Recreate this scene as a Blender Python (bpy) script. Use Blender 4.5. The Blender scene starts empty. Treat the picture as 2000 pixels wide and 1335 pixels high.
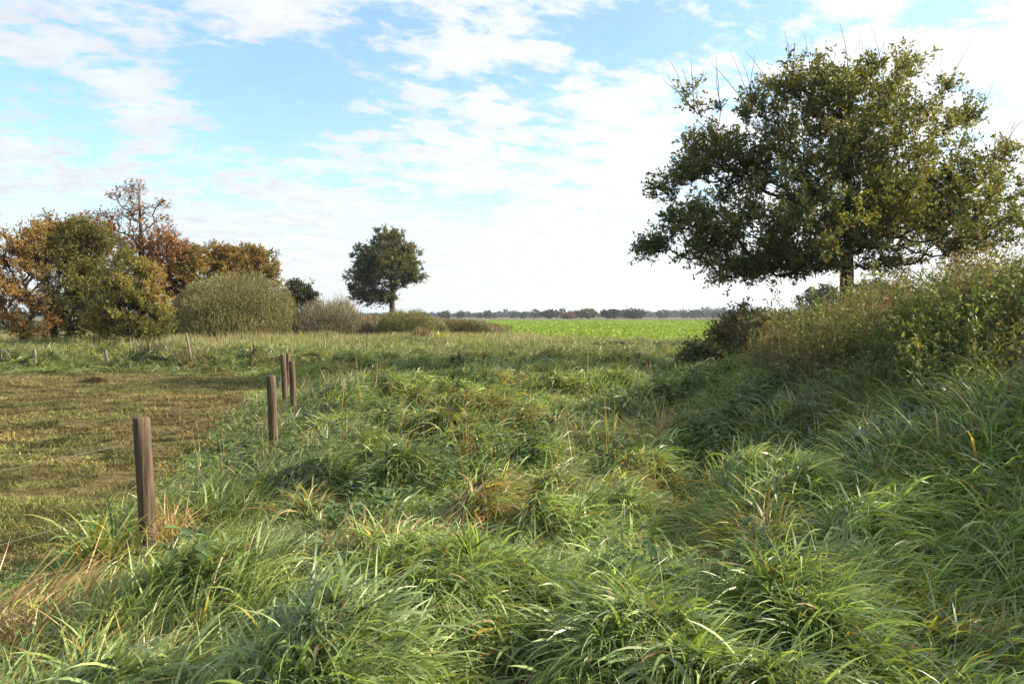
import bpy, math, random
import numpy as np
from mathutils import Vector, Matrix
R = math.radians
sc = bpy.context.scene
col = sc.collection
FPX = 1444.0            # focal length in pixels of a 2000 px wide picture
EYE = 1.75

# ------------------------------------------------------------------ camera
cam_d = bpy.data.cameras.new("camera")
cam_d.lens = 36.0 * FPX / 2000.0
cam_d.sensor_width = 36.0
cam_d.clip_start = 0.05
cam_d.clip_end = 9000
cam = bpy.data.objects.new("camera", cam_d)
col.objects.link(cam)
cam.location = (0, 0, EYE)
PITCH = math.degrees(math.atan((667.5 - 617) / FPX))
cam.rotation_euler = (R(90 - PITCH), 0, 0)
sc.camera = cam

# ------------------------------------------------------------------ sun, sky, exposure
SUN_AZ, SUN_EL = 88.0, 26.5      # azimuth clockwise from the view direction (+Y)
sun_d = bpy.data.lights.new("sun", 'SUN')
sun_d.energy = 5.0
sun_d.angle = R(0.6)
sun_d.color = (1.0, 0.87, 0.66)
sun = bpy.data.objects.new("sun", sun_d)
col.objects.link(sun)
sv = Vector((math.sin(R(SUN_AZ)) * math.cos(R(SUN_EL)), math.cos(R(SUN_AZ)) * math.cos(R(SUN_EL)), math.sin(R(SUN_EL))))
sun.rotation_euler = sv.to_track_quat('Z', 'Y').to_euler()

world = bpy.data.worlds.new("World")
sc.world = world
world.use_nodes = True
SKY_STRENGTH = 0.067
def build_sky():
    nt = world.node_tree
    N, L = nt.nodes, nt.links
    N.clear()
    def n(t, **kw):
        x = N.new(t)
        for k, v in kw.items():
            setattr(x, k, v)
        return x
    def m(op, a, b=None, c=None, clamp=False):
        x = n('ShaderNodeMath', operation=op, use_clamp=clamp)
        for i, v in enumerate((a, b, c)):
            if v is None: continue
            if isinstance(v, (int, float)): x.inputs[i].default_value = v
            else: L.new(v, x.inputs[i])
        return x.outputs[0]
    def mixc(f, a, b, bt='MIX'):
        x = n('ShaderNodeMix', data_type='RGBA', blend_type=bt)
        for i, v in ((0, f), (6, a), (7, b)):
            if isinstance(v, (int, float)): x.inputs[i].default_value = v
            elif isinstance(v, tuple): x.inputs[i].default_value = (*v, 1)
            else: L.new(v, x.inputs[i])
        return x.outputs[2]
    sky = n('ShaderNodeTexSky', sky_type='NISHITA', sun_disc=False)
    sky.sun_elevation = R(SUN_EL)
    sky.sun_rotation = R(SUN_AZ)
    sky.altitude = 20
    sky.air_density = 1.0
    sky.dust_density = 1.0
    sky.ozone_density = 1.2
    hs = n('ShaderNodeHueSaturation')
    hs.inputs['Hue'].default_value = 0.488
    hs.inputs['Saturation'].default_value = 1.3
    hs.inputs['Value'].default_value = 1.8
    L.new(sky.outputs[0], hs.inputs['Color'])
    tc = n('ShaderNodeTexCoord')
    sep = n('ShaderNodeSeparateXYZ')
    L.new(tc.outputs['Generated'], sep.inputs[0])
    X, Y, Z = sep.outputs
    zc = m('MAXIMUM', Z, 0.0)
    den = m('ADD', zc, 0.21)
    px, py = m('DIVIDE', X, den), m('DIVIDE', Y, den)
    # the cloud rows run obliquely: rotate the cloud plane
    a = R(24)
    u = m('ADD', m('MULTIPLY', px, math.cos(a)), m('MULTIPLY', py, math.sin(a)))
    v = m('SUBTRACT', m('MULTIPLY', py, math.cos(a)), m('MULTIPLY', px, math.sin(a)))
    cx = n('ShaderNodeCombineXYZ')
    L.new(m('MULTIPLY', u, 1.3), cx.inputs[0]); L.new(m('MULTIPLY', v, 1.8), cx.inputs[1])
    cx.inputs[2].default_value = 3.7
    def noise(scale, detail, rough, dist, off):
        o = n('ShaderNodeVectorMath', operation='ADD')
        L.new(cx.outputs[0], o.inputs[0]); o.inputs[1].default_value = off
        t = n('ShaderNodeTexNoise')
        t.inputs['Scale'].default_value = scale
        t.inputs['Detail'].default_value = detail
        t.inputs['Roughness'].default_value = rough
        t.inputs['Distortion'].default_value = dist
        L.new(o.outputs[0], t.inputs['Vector'])
        return t.outputs['Fac']
    n1 = noise(3.1, 9, 0.56, 0.25, (3.3, 8.9, 1.0))
    n2 = noise(8.5, 8, 0.60, 0.3, (5.1, 0.4, 2.0))
    n3 = noise(0.55, 3, 0.5, 0.0, (2.0, 7.0, 5.0))
    f = m('MULTIPLY_ADD', m('ADD', m('MULTIPLY', n1, 0.52), m('MULTIPLY', n2, 0.48)), 1.35, -0.195)
    # openings and banks of cloud, each a direction in the sky (given as photo pixels), radius, amount
    spots = [
        (750, 40, .085, -.17), (700, 110, .09, -.15), (590, 185, .10, -.15), (470, 190, .09, -.12), (400, 170, .08, -.10),
        (640, 230, .07, -.11), (300, 5, .06, -.10), (100, 10, .05, -.08), (195, 110, .04, -.09), (45, 190, .05, -.10), (110, 245, .05, -.10),
        (1140, 100, .11, -.10), (1060, 180, .07, -.07), (385, 300, .07, -.11), (870, 272, .07, -.09), (780, 365, .08, -.08), (930, 395, .10, -.07),
        (1330, 130, .10, -.07), (1700, 20, .12, -.12), (1230, 60, .10, -.08), (1400, 60, .12, -.10), (1080, 330, .08, -.07), (620, 330, .07, -.05), (150, 355, .10, -.06),
        (780, 185, .065, .13), (900, 45, .10, .12), (130, 90, .12, .07), (590, 55, .09, .10), (850, 320, .08, .08), (585, 228, .05, .10),
        (1000, 150, .08, .07), (300, 130, .09, .06), (60, 370, .12, .06), (300, 250, .08, .06), (480, 370, .08, .04), (950, 300, .07, .05),
    ]
    wob = n('ShaderNodeTexNoise'); wob.inputs['Scale'].default_value = 5.0; wob.inputs['Detail'].default_value = 4
    L.new(tc.outputs['Generated'], wob.inputs['Vector'])
    wv = n('ShaderNodeVectorMath', operation='MULTIPLY_ADD')
    L.new(wob.outputs['Color'], wv.inputs[0]); wv.inputs[1].default_value = (.14, .05, .09); wv.inputs[2].default_value = (-.07, -.025, -.045)
    pos = n('ShaderNodeVectorMath', operation='ADD')
    L.new(tc.outputs['Generated'], pos.inputs[0]); L.new(wv.outputs[0], pos.inputs[1])
    for (sx, sy, r, amt) in spots:
        d = Vector(((sx - 1000) / FPX, 1.0, (617 - sy) / FPX)).normalized()
        df = n('ShaderNodeVectorMath', operation='SUBTRACT'); L.new(pos.outputs[0], df.inputs[0]); df.inputs[1].default_value = d
        sc_ = n('ShaderNodeVectorMath', operation='MULTIPLY'); L.new(df.outputs[0], sc_.inputs[0]); sc_.inputs[1].default_value = (0.62, 0.8, 1.35)
        ln = n('ShaderNodeVectorMath', operation='LENGTH'); L.new(sc_.outputs[0], ln.inputs[0])
        mr = n('ShaderNodeMapRange', interpolation_type='SMOOTHSTEP')
        L.new(ln.outputs['Value'], mr.inputs[0])
        mr.inputs[1].default_value = 0; mr.inputs[2].default_value = r * 1.25; mr.inputs[3].default_value = amt * .72; mr.inputs[4].default_value = 0
        f = m('ADD', f, mr.outputs[0])
    # more cloud towards the sun side and towards the horizon
    f = m('ADD', f, m('MULTIPLY', m('MULTIPLY_ADD', X, 1.0, 0.6), 0.07))
    hz = m('POWER', m('SUBTRACT', 1.0, zc), 9)
    f = m('ADD', f, m('MULTIPLY', hz, 0.10))
    mr = n('ShaderNodeMapRange', interpolation_type='SMOOTHSTEP')
    L.new(f, mr.inputs[0])
    mr.inputs[1].default_value = 0.385; mr.inputs[2].default_value = 0.58
    cover = m('MULTIPLY_ADD', mr.outputs[0], 0.73, 0.22)
    # cloud brightness: brighter towards the sun, slightly greyer inside thick cloud on the far side
    sd = n('ShaderNodeVectorMath', operation='DOT_PRODUCT')
    L.new(tc.outputs['Generated'], sd.inputs[0]); sd.inputs[1].default_value = sv
    sund = m('MULTIPLY_ADD', sd.outputs['Value'], 0.5, 0.5)
    bright = m('MULTIPLY_ADD', m('POWER', sund, 2.0), 3.3, 5.35)
    thick = n('ShaderNodeMapRange'); L.new(n2, thick.inputs[0])
    thick.inputs[1].default_value = .35; thick.inputs[2].default_value = .7; thick.inputs[3].default_value = 1.14; thick.inputs[4].default_value = 0.92
    bright = m('MULTIPLY', bright, thick.outputs[0])
    ccol = mixc(m('POWER', sund, 1.5), (0.88, 0.92, 1.0), (1.0, 0.985, 0.94))
    cc = n('ShaderNodeVectorMath', operation='SCALE'); L.new(ccol, cc.inputs[0]); L.new(bright, cc.inputs['Scale'])
    out = mixc(cover, hs.outputs['Color'], cc.outputs[0])
    bg = n('ShaderNodeBackground'); bg.inputs['Strength'].default_value = SKY_STRENGTH
    L.new(out, bg.inputs['Color'])
    wo = n('ShaderNodeOutputWorld'); L.new(bg.outputs[0], wo.inputs['Surface'])
build_sky()
world.cycles.sampling_method = 'MANUAL'
world.cycles.sample_map_resolution = 1024
sc.view_settings.view_transform = 'Standard'
sc.view_settings.look = 'None'
sc.view_settings.exposure = 1.32
sc.view_settings.gamma = 1
sc.render.engine = 'CYCLES'
cy = sc.cycles
cy.max_bounces = 5; cy.diffuse_bounces = 2; cy.glossy_bounces = 2; cy.transmission_bounces = 3; cy.volume_bounces = 0
cy.transparent_max_bounces = 8
cy.use_denoising = True
cy.caustics_reflective = False; cy.caustics_refractive = False

# ------------------------------------------------------------------ helpers
rng = np.random.default_rng(7)
_T = np.random.default_rng(11).random((8, 256, 256))
def vn(x, y, s=0):
    x = np.asarray(x, float); y = np.asarray(y, float)
    xi, yi = np.floor(x).astype(int), np.floor(y).astype(int)
    fx, fy = x - xi, y - yi
    fx = fx * fx * (3 - 2 * fx); fy = fy * fy * (3 - 2 * fy)
    t = _T[s % 8]
    o = (s // 8) * 37
    a = t[(xi + o) & 255, yi & 255]; b = t[(xi + 1 + o) & 255, yi & 255]
    c = t[(xi + o) & 255, (yi + 1) & 255]; d = t[(xi + 1 + o) & 255, (yi + 1) & 255]
    return (a * (1 - fx) + b * fx) * (1 - fy) + (c * (1 - fx) + d * fx) * fy
def fbm(x, y, s=0, o=4):
    r = 0; a = .5; t = 0
    for i in range(o):
        r = r + a * vn(np.asarray(x) * 2 ** i + 17.3 * i, np.asarray(y) * 2 ** i - 9.1 * i, s + i); t += a; a *= .5
    return r / t
def ss(e0, e1, x):
    t = np.clip((np.asarray(x, float) - e0) / (e1 - e0), 0, 1)
    return t * t * (3 - 2 * t)
def wx(px, Y):                      # world x of a photo column at depth Y
    return (px - 1000.0) / FPX * Y
def wz(py, Y):                      # world height of a photo row at depth Y
    return EYE + (617.0 - py) / FPX * Y

def mesh(name, V, F, mat, colr=None, smooth=True, parent=None, loc=None):
    """V (n,3); F list of (m,k) arrays of quads or triangles; colr (n,3) per vertex"""
    V = np.asarray(V, np.float32)
    if not isinstance(F, (list, tuple)): F = [F]
    F = [np.asarray(f, np.int32) for f in F if len(f)]
    me = bpy.data.meshes.new(name)
    me.vertices.add(len(V)); me.vertices.foreach_set('co', V.ravel())
    li = np.concatenate([f.ravel() for f in F]); me.loops.add(len(li)); me.loops.foreach_set('vertex_index', li)
    tot = np.concatenate([np.full(len(f), f.shape[1], np.int32) for f in F])
    st = np.concatenate([[0], np.cumsum(tot)[:-1]]).astype(np.int32)
    me.polygons.add(len(tot)); me.polygons.foreach_set('loop_start', st)
    try: me.polygons.foreach_set('loop_total', tot)
    except Exception: pass
    if smooth: me.polygons.foreach_set('use_smooth', np.ones(len(tot), bool))
    if colr is not None:
        ca = me.color_attributes.new('tint', 'FLOAT_COLOR', 'POINT')
        c4 = np.ones((len(V), 4), np.float32); c4[:, :3] = np.clip(colr, 0, 1)
        ca.data.foreach_set('color', c4.ravel())
    me.materials.append(mat)
    me.update(calc_edges=True)
    o = bpy.data.objects.new(name, me)
    col.objects.link(o)
    if parent is not None: o.parent = parent
    if loc is not None: o.location = loc
    return o
def attr(o, name, vals):
    a = o.data.attributes.new(name, 'FLOAT', 'POINT'); a.data.foreach_set('value', np.asarray(vals, np.float32))
def empty(name, loc, label, cat, group=None):
    o = bpy.data.objects.new(name, None); col.objects.link(o); o.location = loc
    o['label'] = label; o['category'] = cat
    if group: o['group'] = group
    return o
def kind(o, k, label=None, cat=None):
    o['kind'] = k
    if label: o['label'] = label
    if cat: o['category'] = cat
    return o

# ------------------------------------------------------------------ materials
def new_mat(name):
    ma = bpy.data.materials.new(name); ma.use_nodes = True
    nt = ma.node_tree; nt.nodes.clear()
    out = nt.nodes.new('ShaderNodeOutputMaterial')
    return ma, nt, nt.nodes, nt.links, out
def leaf_mat(name, trans=.4, rough=.45, spec=.5, tcol=(1.25, 1.25, .55), noise=0.25, nscale=18):
    ma, nt, N, L, out = new_mat(name)
    at = N.new('ShaderNodeAttribute'); at.attribute_name = 'tint'
    tc = N.new('ShaderNodeNewGeometry')
    nz = N.new('ShaderNodeTexNoise'); nz.inputs['Scale'].default_value = nscale; nz.inputs['Detail'].default_value = 2
    L.new(tc.outputs['Position'], nz.inputs['Vector'])
    mr = N.new('ShaderNodeMapRange'); mr.inputs[1].default_value = .3; mr.inputs[2].default_value = .7
    mr.inputs[3].default_value = 1 - noise; mr.inputs[4].default_value = 1 + noise
    L.new(nz.outputs['Fac'], mr.inputs[0])
    mu = N.new('ShaderNodeVectorMath'); mu.operation = 'SCALE'; L.new(at.outputs['Color'], mu.inputs[0]); L.new(mr.outputs[0], mu.inputs['Scale'])
    b = N.new('ShaderNodeBsdfPrincipled'); L.new(mu.outputs[0], b.inputs['Base Color'])
    b.inputs['Roughness'].default_value = rough
    b.inputs['Specular IOR Level'].default_value = spec
    t = N.new('ShaderNodeBsdfTranslucent')
    tm = N.new('ShaderNodeVectorMath'); tm.operation = 'MULTIPLY'; L.new(mu.outputs[0], tm.inputs[0]); tm.inputs[1].default_value = tcol
    L.new(tm.outputs[0], t.inputs['Color'])
    mx = N.new('ShaderNodeMixShader'); mx.inputs[0].default_value = trans
    L.new(b.outputs[0], mx.inputs[1]); L.new(t.outputs[0], mx.inputs[2]); L.new(mx.outputs[0], out.inputs['Surface'])
    return ma
def bark_mat(name, c1, c2, sc_=(14, 14, 3), bump=.6):
    ma, nt, N, L, out = new_mat(name)
    tc = N.new('ShaderNodeTexCoord'); mp = N.new('ShaderNodeMapping'); mp.inputs['Scale'].default_value = sc_
    L.new(tc.outputs['Object'], mp.inputs[0])
    nz = N.new('ShaderNodeTexNoise'); nz.inputs['Scale'].default_value = 1; nz.inputs['Detail'].default_value = 6; nz.inputs['Roughness'].default_value = .65
    L.new(mp.outputs[0], nz.inputs['Vector'])
    cr = N.new('ShaderNodeValToRGB'); cr.color_ramp.elements[0].position = .3; cr.color_ramp.elements[1].position = .72
    cr.color_ramp.elements[0].color = (*c1, 1); cr.color_ramp.elements[1].color = (*c2, 1)
    L.new(nz.outputs['Fac'], cr.inputs[0])
    b = N.new('ShaderNodeBsdfPrincipled'); L.new(cr.outputs[0], b.inputs['Base Color']); b.inputs['Roughness'].default_value = .9
    b.inputs['Specular IOR Level'].default_value = .2
    bp = N.new('ShaderNodeBump'); bp.inputs['Strength'].default_value = bump; bp.inputs['Distance'].default_value = .02
    L.new(nz.outputs['Fac'], bp.inputs['Height']); L.new(bp.outputs[0], b.inputs['Normal'])
    L.new(b.outputs[0], out.inputs['Surface'])
    return ma
M_grass = leaf_mat('grass_blades', .38, .42, .65, (1.2, 1.22, .45))
M_mown = leaf_mat('mown_clippings', .25, .7, .25, (1.2, 1.2, .5))
M_weed = leaf_mat('weed_leaves', .35, .55, .35, (1.2, 1.2, .5))
M_leaf = leaf_mat('tree_leaves', .38, .5, .35, (1.4, 1.25, .45), .2, 6)
M_far = leaf_mat('far_leaves', .2, .8, .1, (1.2, 1.1, .6), .2, .6)
M_crop = leaf_mat('crop_leaves', .35, .5, .4, (1.3, 1.2, .4), .2, 3)
M_twig = leaf_mat('fine_twigs', .12, .7, .2, (1, 1, .8))
M_bark = bark_mat('oak_bark', (.018, .013, .009), (.085, .065, .045))
M_barkpale = bark_mat('bare_branch_bark', (.06, .035, .022), (.20, .125, .08), (6, 6, 2))

# ------------------------------------------------------------------ terrain
FP = np.array([(-2.4, -6), (-2.75, 0), (-3.0, 3.0), (-3.15, 4.6), (-3.25, 6), (-3.5, 8), (-3.9, 10), (-4.6, 13), (-5.6, 17), (-6.9, 20.5), (-7.9, 22.6)])
def edge_x(y):                      # right edge of the mown paddock
    return np.interp(y, FP[:, 1], FP[:, 0])
def paddock_mask(x, y):             # 1 inside the mown paddock
    wob = (vn(x * 1.3, y * 1.3, 1) - .5) * .7
    a = ss(0, .5, edge_x(y) - x + wob * .6)
    b = ss(0, .6, 22.3 + wob * 1.6 - y)
    return a * b
def bank_h(x, y):
    H = np.interp(y, [-8, -2, 4, 9, 13, 17, 21, 25, 30], [.5, .8, 1.2, 1.42, 1.32, 1.05, .7, .3, 0])
    foot = np.interp(y, [-8, 2, 5, 8, 12, 16, 22], [2.6, 2.1, 1.75, 1.6, 2.1, 3.4, 5.2])
    top = np.interp(y, [-8, 5, 9, 14, 20], [7.4, 7.2, 6.9, 7.3, 8.2])
    up = .70 * ss(0, 3.1, x - foot) + .30 * ss(0, 1, (x - foot - 2.3) / (top - foot - 2.3))
    down = 1 - .75 * ss(9.5, 15, x)
    return H * up * down
def ground_h(x, y):
    x = np.asarray(x, float); y = np.asarray(y, float)
    h = bank_h(x, y)
    # raised verge under the lone oak, beyond the bushes
    h = h + 1.45 * np.exp(-((y - 92) / 16) ** 2) * np.interp(x, [-60, -40, -18, -9, -1, 6], [.2, .9, 1, .75, .12, 0])
    # bit of roll in the meadow
    m = 1 - paddock_mask(x, y)
    nearf = 1 - ss(40, 70, y)
    h = h + m * nearf * (fbm(x / 3.1, y / 3.1, 2, 3) - .45) * .30
    h = h + (fbm(x / 1.1, y / 1.1, 4, 3) - .5) * .07 * (1 - ss(40, 60, np.hypot(x, y)))
    h = h + ss(.15, .8, bank_h(x, y)) * ((fbm(x / .9 + 4, y / 1.3, 0, 3) - .5) * .75)
    # the broad sunlit heap of grass in front of the bank
    h = h + .16 * np.exp(-(((x - 2.9) / 1.7) ** 2 + ((y - 5.2) / .7) ** 2))
    h = h - .30 * np.exp(-(((x - 2.6) / 1.3) ** 2 + ((y - 6.9) / .9) ** 2))
    return h
def heap_h(x, y):                   # thickness of the lodged grass mat
    m = 1 - ss(0.05, .8, paddock_mask(x, y))
    e = .15 * ss(0, .3, x - edge_x(y)) + .85 * ss(.3, 2.4, x - edge_x(y)) + ss(22.3, 23.5, y)
    r = ss(.28, .68, fbm(x / .95 + 3, y / .75, 3, 2))
    r2 = ss(.25, .75, vn(x / .42 + 2 * vn(x / .9, y / .9, 1), y / .33 + 1.5 * vn(x / .7, y / .7, 2), 5))
    t = .0 + .24 * r + .36 * r2 * (.45 + .55 * r) + .24 * (vn(x / .17, y / .15, 6) - .4)
    t = t * (1 - .6 * ss(0, .8, bank_h(x, y)))
    return np.clip(t, .02, 1) * m * np.clip(e, 0, 1) * (1 - ss(42, 52, y))
def crop_mask(x, y):
    left = np.interp(y, [38, 48, 60, 190, 280], [1.2, .6, -.3, -7.0, -10.5])
    return ss(0, 1.2, x - left) * ss(0, 2.0, y - (39.5 + (vn(x / 2, y * 0, 3)) * 2)) * (1 - ss(262, 268, y)) * (1 - ss(150, 170, x))

def axis(segs):
    out = [segs[0][0]]
    for a, b, st in segs:
        n_ = max(1, int(round((b - a) / st)))
        out += list(a + (b - a) * (np.arange(1, n_ + 1) / n_))
    return np.array(out)
ax = axis([(-4000, -400, 300), (-400, -80, 20), (-80, -20, 2), (-20, -6, .3), (-6, 8, .09), (8, 20, .4), (20, 80, 3), (80, 400, 20), (400, 4000, 300)])
ay = axis([(-400, -20, 40), (-20, 0, 1), (0, 2, .2), (2, 13, .09), (13, 26, .2), (26, 60, .6), (60, 140, 2.5), (140, 300, 10), (300, 4200, 200)])
gx, gy = np.meshgrid(ax, ay)
gz = ground_h(gx, gy) + heap_h(gx, gy) * .80
V = np.stack([gx.ravel(), gy.ravel(), gz.ravel()], 1)
nx_, ny_ = len(ax), len(ay)
ii = (np.arange(ny_ - 1)[:, None] * nx_ + np.arange(nx_ - 1)[None]).ravel()
F = np.stack([ii, ii + 1, ii + 1 + nx_, ii + nx_], 1)
def ground_mat():
    ma, nt, N, L, out = new_mat('ground_soil')
    def at(nm):
        a = N.new('ShaderNodeAttribute'); a.attribute_name = nm; return a.outputs['Fac']
    g = N.new('ShaderNodeNewGeometry')
    def noise(s, d=5, r=.6, stretch=None):
        t = N.new('ShaderNodeTexNoise'); t.inputs['Scale'].default_value = s; t.inputs['Detail'].default_value = d; t.inputs['Roughness'].default_value = r
        if stretch:
            mp = N.new('ShaderNodeMapping'); mp.inputs['Scale'].default_value = stretch; L.new(g.outputs['Position'], mp.inputs[0]); L.new(mp.outputs[0], t.inputs['Vector'])
        else: L.new(g.outputs['Position'], t.inputs['Vector'])
        return t.outputs['Fac']
    def ramp(f, stops):
        r = N.new('ShaderNodeValToRGB'); e = r.color_ramp.elements
        e[0].position, e[0].color = stops[0][0], (*stops[0][1], 1)
        e[1].position, e[1].color = stops[-1][0], (*stops[-1][1], 1)
        for p, c in stops[1:-1]:
            k = e.new(p); k.color = (*c, 1)
        L.new(f, r.inputs[0]); return r.outputs[0]
    def mix(f, a, b):
        x = N.new('ShaderNodeMix'); x.data_type = 'RGBA'; L.new(f, x.inputs[0]); L.new(a, x.inputs[6]); L.new(b, x.inputs[7]); return x.outputs[2]
    meadow = ramp(noise(3.5, 6), [(.3, (.012, .016, .006)), (.55, (.03, .042, .012)), (.75, (.07, .06, .025))])
    padd = ramp(noise(4, 9, .75, (1, 1.8, 1)), [(.30, (.03, .022, .012)), (.45, (.09, .07, .03)), (.58, (.16, .13, .05)), (.75, (.13, .085, .045))])
    cropc = ramp(noise(4, 5), [(.3, (.05, .085, .014)), (.55, (.12, .19, .025)), (.8, (.20, .28, .04))])
    far = ramp(noise(.012, 4, .5, (1, .35, 1)), [(.35, (.13, .09, .055)), (.5, (.10, .115, .035)), (.65, (.16, .11, .07))])
    c = mix(at('paddock'), meadow, padd)
    c = mix(at('crop'), c, cropc)
    c = mix(at('far'), c, far)
    b = N.new('ShaderNodeBsdfPrincipled'); L.new(c, b.inputs['Base Color']); b.inputs['Roughness'].default_value = .95; b.inputs['Specular IOR Level'].default_value = .1
    bp = N.new('ShaderNodeBump'); bp.inputs['Strength'].default_value = .8; bp.inputs['Distance'].default_value = .04
    L.new(noise(14, 6, .7), bp.inputs['Height']); L.new(bp.outputs[0], b.inputs['Normal'])
    L.new(b.outputs[0], out.inputs['Surface'])
    return ma
ground = mesh('ground', V, F, ground_mat())
attr(ground, 'paddock', paddock_mask(gx, gy).ravel())
attr(ground, 'crop', crop_mask(gx, gy).ravel())
attr(ground, 'far', (ss(255, 270, gy) * np.ones_like(gx)).ravel())
kind(ground, 'structure')

# ------------------------------------------------------------------ grass
def surf(x, y): return ground_h(x, y) + heap_h(x, y) * .85
PROF = {2: [1, .75, .04], 3: [.8, 1, .7, .04], 4: [.7, 1, .9, .6, .04], 5: [.6, .95, 1, .82, .52, .03], 6: [.55, .9, 1, .95, .75, .45, .03]}
def ribbons(root, az, length, width, tilt, bend, S, daz=None, roll=None, twist=None, floor=True, droop=1.4, cup=None, rg=rng):
    """blades of grass; each a tapering, bending, twisting ribbon"""
    n = len(root)
    prof = np.array(PROF[S])
    P = np.zeros((n, S + 1, 3)); P[:, 0] = root
    D = np.zeros((n, S + 1, 3))
    if daz is None: daz = rg.normal(0, .35, n)
    if roll is None: roll = rg.normal(0, .6, n)
    if twist is None: twist = rg.normal(0, .7, n)
    for s in range(S + 1):
        t = s / S
        th = tilt + bend * t ** droop
        a = az + daz * t
        D[:, s] = np.stack([np.sin(th) * np.cos(a), np.sin(th) * np.sin(a), np.cos(th)], 1)
        if s < S:
            P[:, s + 1] = P[:, s] + D[:, s] * (length / S)[:, None]
    if floor:
        sz = surf(P[:, 1:, 0], P[:, 1:, 1]) + .012 + rg.random((n, S)) * .03
        P[:, 1:, 2] = np.maximum(P[:, 1:, 2], sz)
    hz = np.stack([-np.sin(az), np.cos(az), 0 * az], 1)[:, None, :]
    up = np.cross(D, np.broadcast_to(hz, D.shape))
    rr = (roll[:, None] + twist[:, None] * np.linspace(0, 1, S + 1)[None])[:, :, None]
    side = hz * np.cos(rr) + up * np.sin(rr)
    w = (width[:, None] * prof[None])[:, :, None] * .5
    V = np.stack([P - side * w, P + side * w], 2).reshape(-1, 3)
    base = (np.arange(n) * (S + 1) * 2)[:, None] + (np.arange(S) * 2)[None]
    base = base.ravel()
    F = np.stack([base, base + 1, base + 3, base + 2], 1)
    return V, F
def percol(c, S): return np.repeat(c, (S + 1) * 2, axis=0)
class Bag:
    def __init__(s): s.V = []; s.F = {}; s.C = []; s.n = 0
    def add(s, V, F, C):
        F = np.asarray(F)
        s.V.append(V); s.C.append(C); s.F.setdefault(F.shape[1], []).append(F + s.n); s.n += len(V)
    def build(s, name, mat, **k):
        return mesh(name, np.concatenate(s.V), [np.concatenate(f) for f in s.F.values()], mat, np.concatenate(s.C), **k)
def wedge(n, y0, y1, rg, p=1.0, k=.78, marg=1.2):
    """points on the ground inside the view wedge; p>1 puts more of them near"""
    u = rg.random(int(n))
    y = (y0 ** (2 - p) + u * (y1 ** (2 - p) - y0 ** (2 - p))) ** (1 / (2 - p)) if abs(p - 2) > 1e-3 else y0 * (y1 / y0) ** u
    x = (rg.random(len(y)) * 2 - 1) * (k * y + marg)
    return x, y
G_DEEP = np.array((.035, .065, .022)); G_MID = np.array((.112, .182, .060)); G_LITE = np.array((.265, .325, .110)); G_BLUE = np.array((.090, .135, .082))
G_STRAW = np.array((.44, .32, .15)); G_RUST = np.array((.34, .20, .085)); G_YEL = np.array((.33, .31, .05)); G_OLIVE = np.array((.18, .17, .07))
def grass_tone(x, y, rg, n):
    a = fbm(x / 1.7, y / 1.4, 6, 3); b = vn(x / .5, y / .45, 7)
    dry = ss(.60, .74, fbm(x / 1.1 + 40, y / .8 + 9, 1, 3) + .04 * b)
    c = G_MID * (1 - a[:, None]) * 1.1 + G_LITE * a[:, None] * .95
    k = ss(.55, .7, vn(x / .9 + 9, y / .8, 2))[:, None] * .65
    c = c * (1 - k * .7) + G_BLUE * k * .7
    k = ss(.55, .75, vn(x / 2.3 + 29, y / 1.9, 3))[:, None] * .35
    c = c * (1 - k) + G_OLIVE * k
    return c, dry
# explicit patches of dead, straw-coloured grass seen in the photograph: x, y, rx, ry, amount
DRY = [(wx(1100, 6.6), 6.6, .5, .3, .5), (wx(950, 10.5), 10.5, .6, .4, .5), (wx(860, 4.9), 4.9, .42, .3, .9), (wx(720, 4.3), 4.2, .28, .26, .75), (wx(760, 3.9), 3.8, .3, .2, .5), (wx(1440, 4.6), 4.6, .36, .2, .7), (wx(1285, 9.2), 9.3, .6, .4, .9), (wx(1300, 5.9), 6.1, .7, .5, .55),
       (wx(60, 4.0), 3.75, .4, .35, .9), (wx(560, 8.2), 8.2, .3, .3, .5), (wx(530, 5.3), 5.6, .4, .25, .5), (wx(300, 5.1), 4.95, .25, .2, .7), (wx(1760, 3.5), 3.3, .15, .15, .35), (wx(1120, 13), 13, .8, .6, .4), (wx(1215, 18), 18, .7, .5, .6)]
def dry_at(x, y):
    d = 0 * x
    for (cx, cy_, rx, ry, a) in DRY:
        d = np.maximum(d, a * np.exp(-(((x - cx) / rx / 1.4) ** 2 + ((y - cy_) / ry / 1.4) ** 2) ** 1.5))
    return d
def flow_az(x, y):
    e = .12
    gx_ = (surf(x + e, y) - surf(x - e, y)) / (2 * e); gy_ = (surf(x, y + e) - surf(x, y - e)) / (2 * e)
    a = (vn(x / 1.3 + 5, y / 1.1 + 2, 5) * 2 + vn(x / .55, y / .5, 4) * .9 - 1.45) * 2.8 + .1
    fx = np.cos(a) * .6 + .22 - gx_ * .35; fy = np.sin(a) * .6 - .12 - gy_ * .35
    return np.arctan2(fy, fx)
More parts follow.
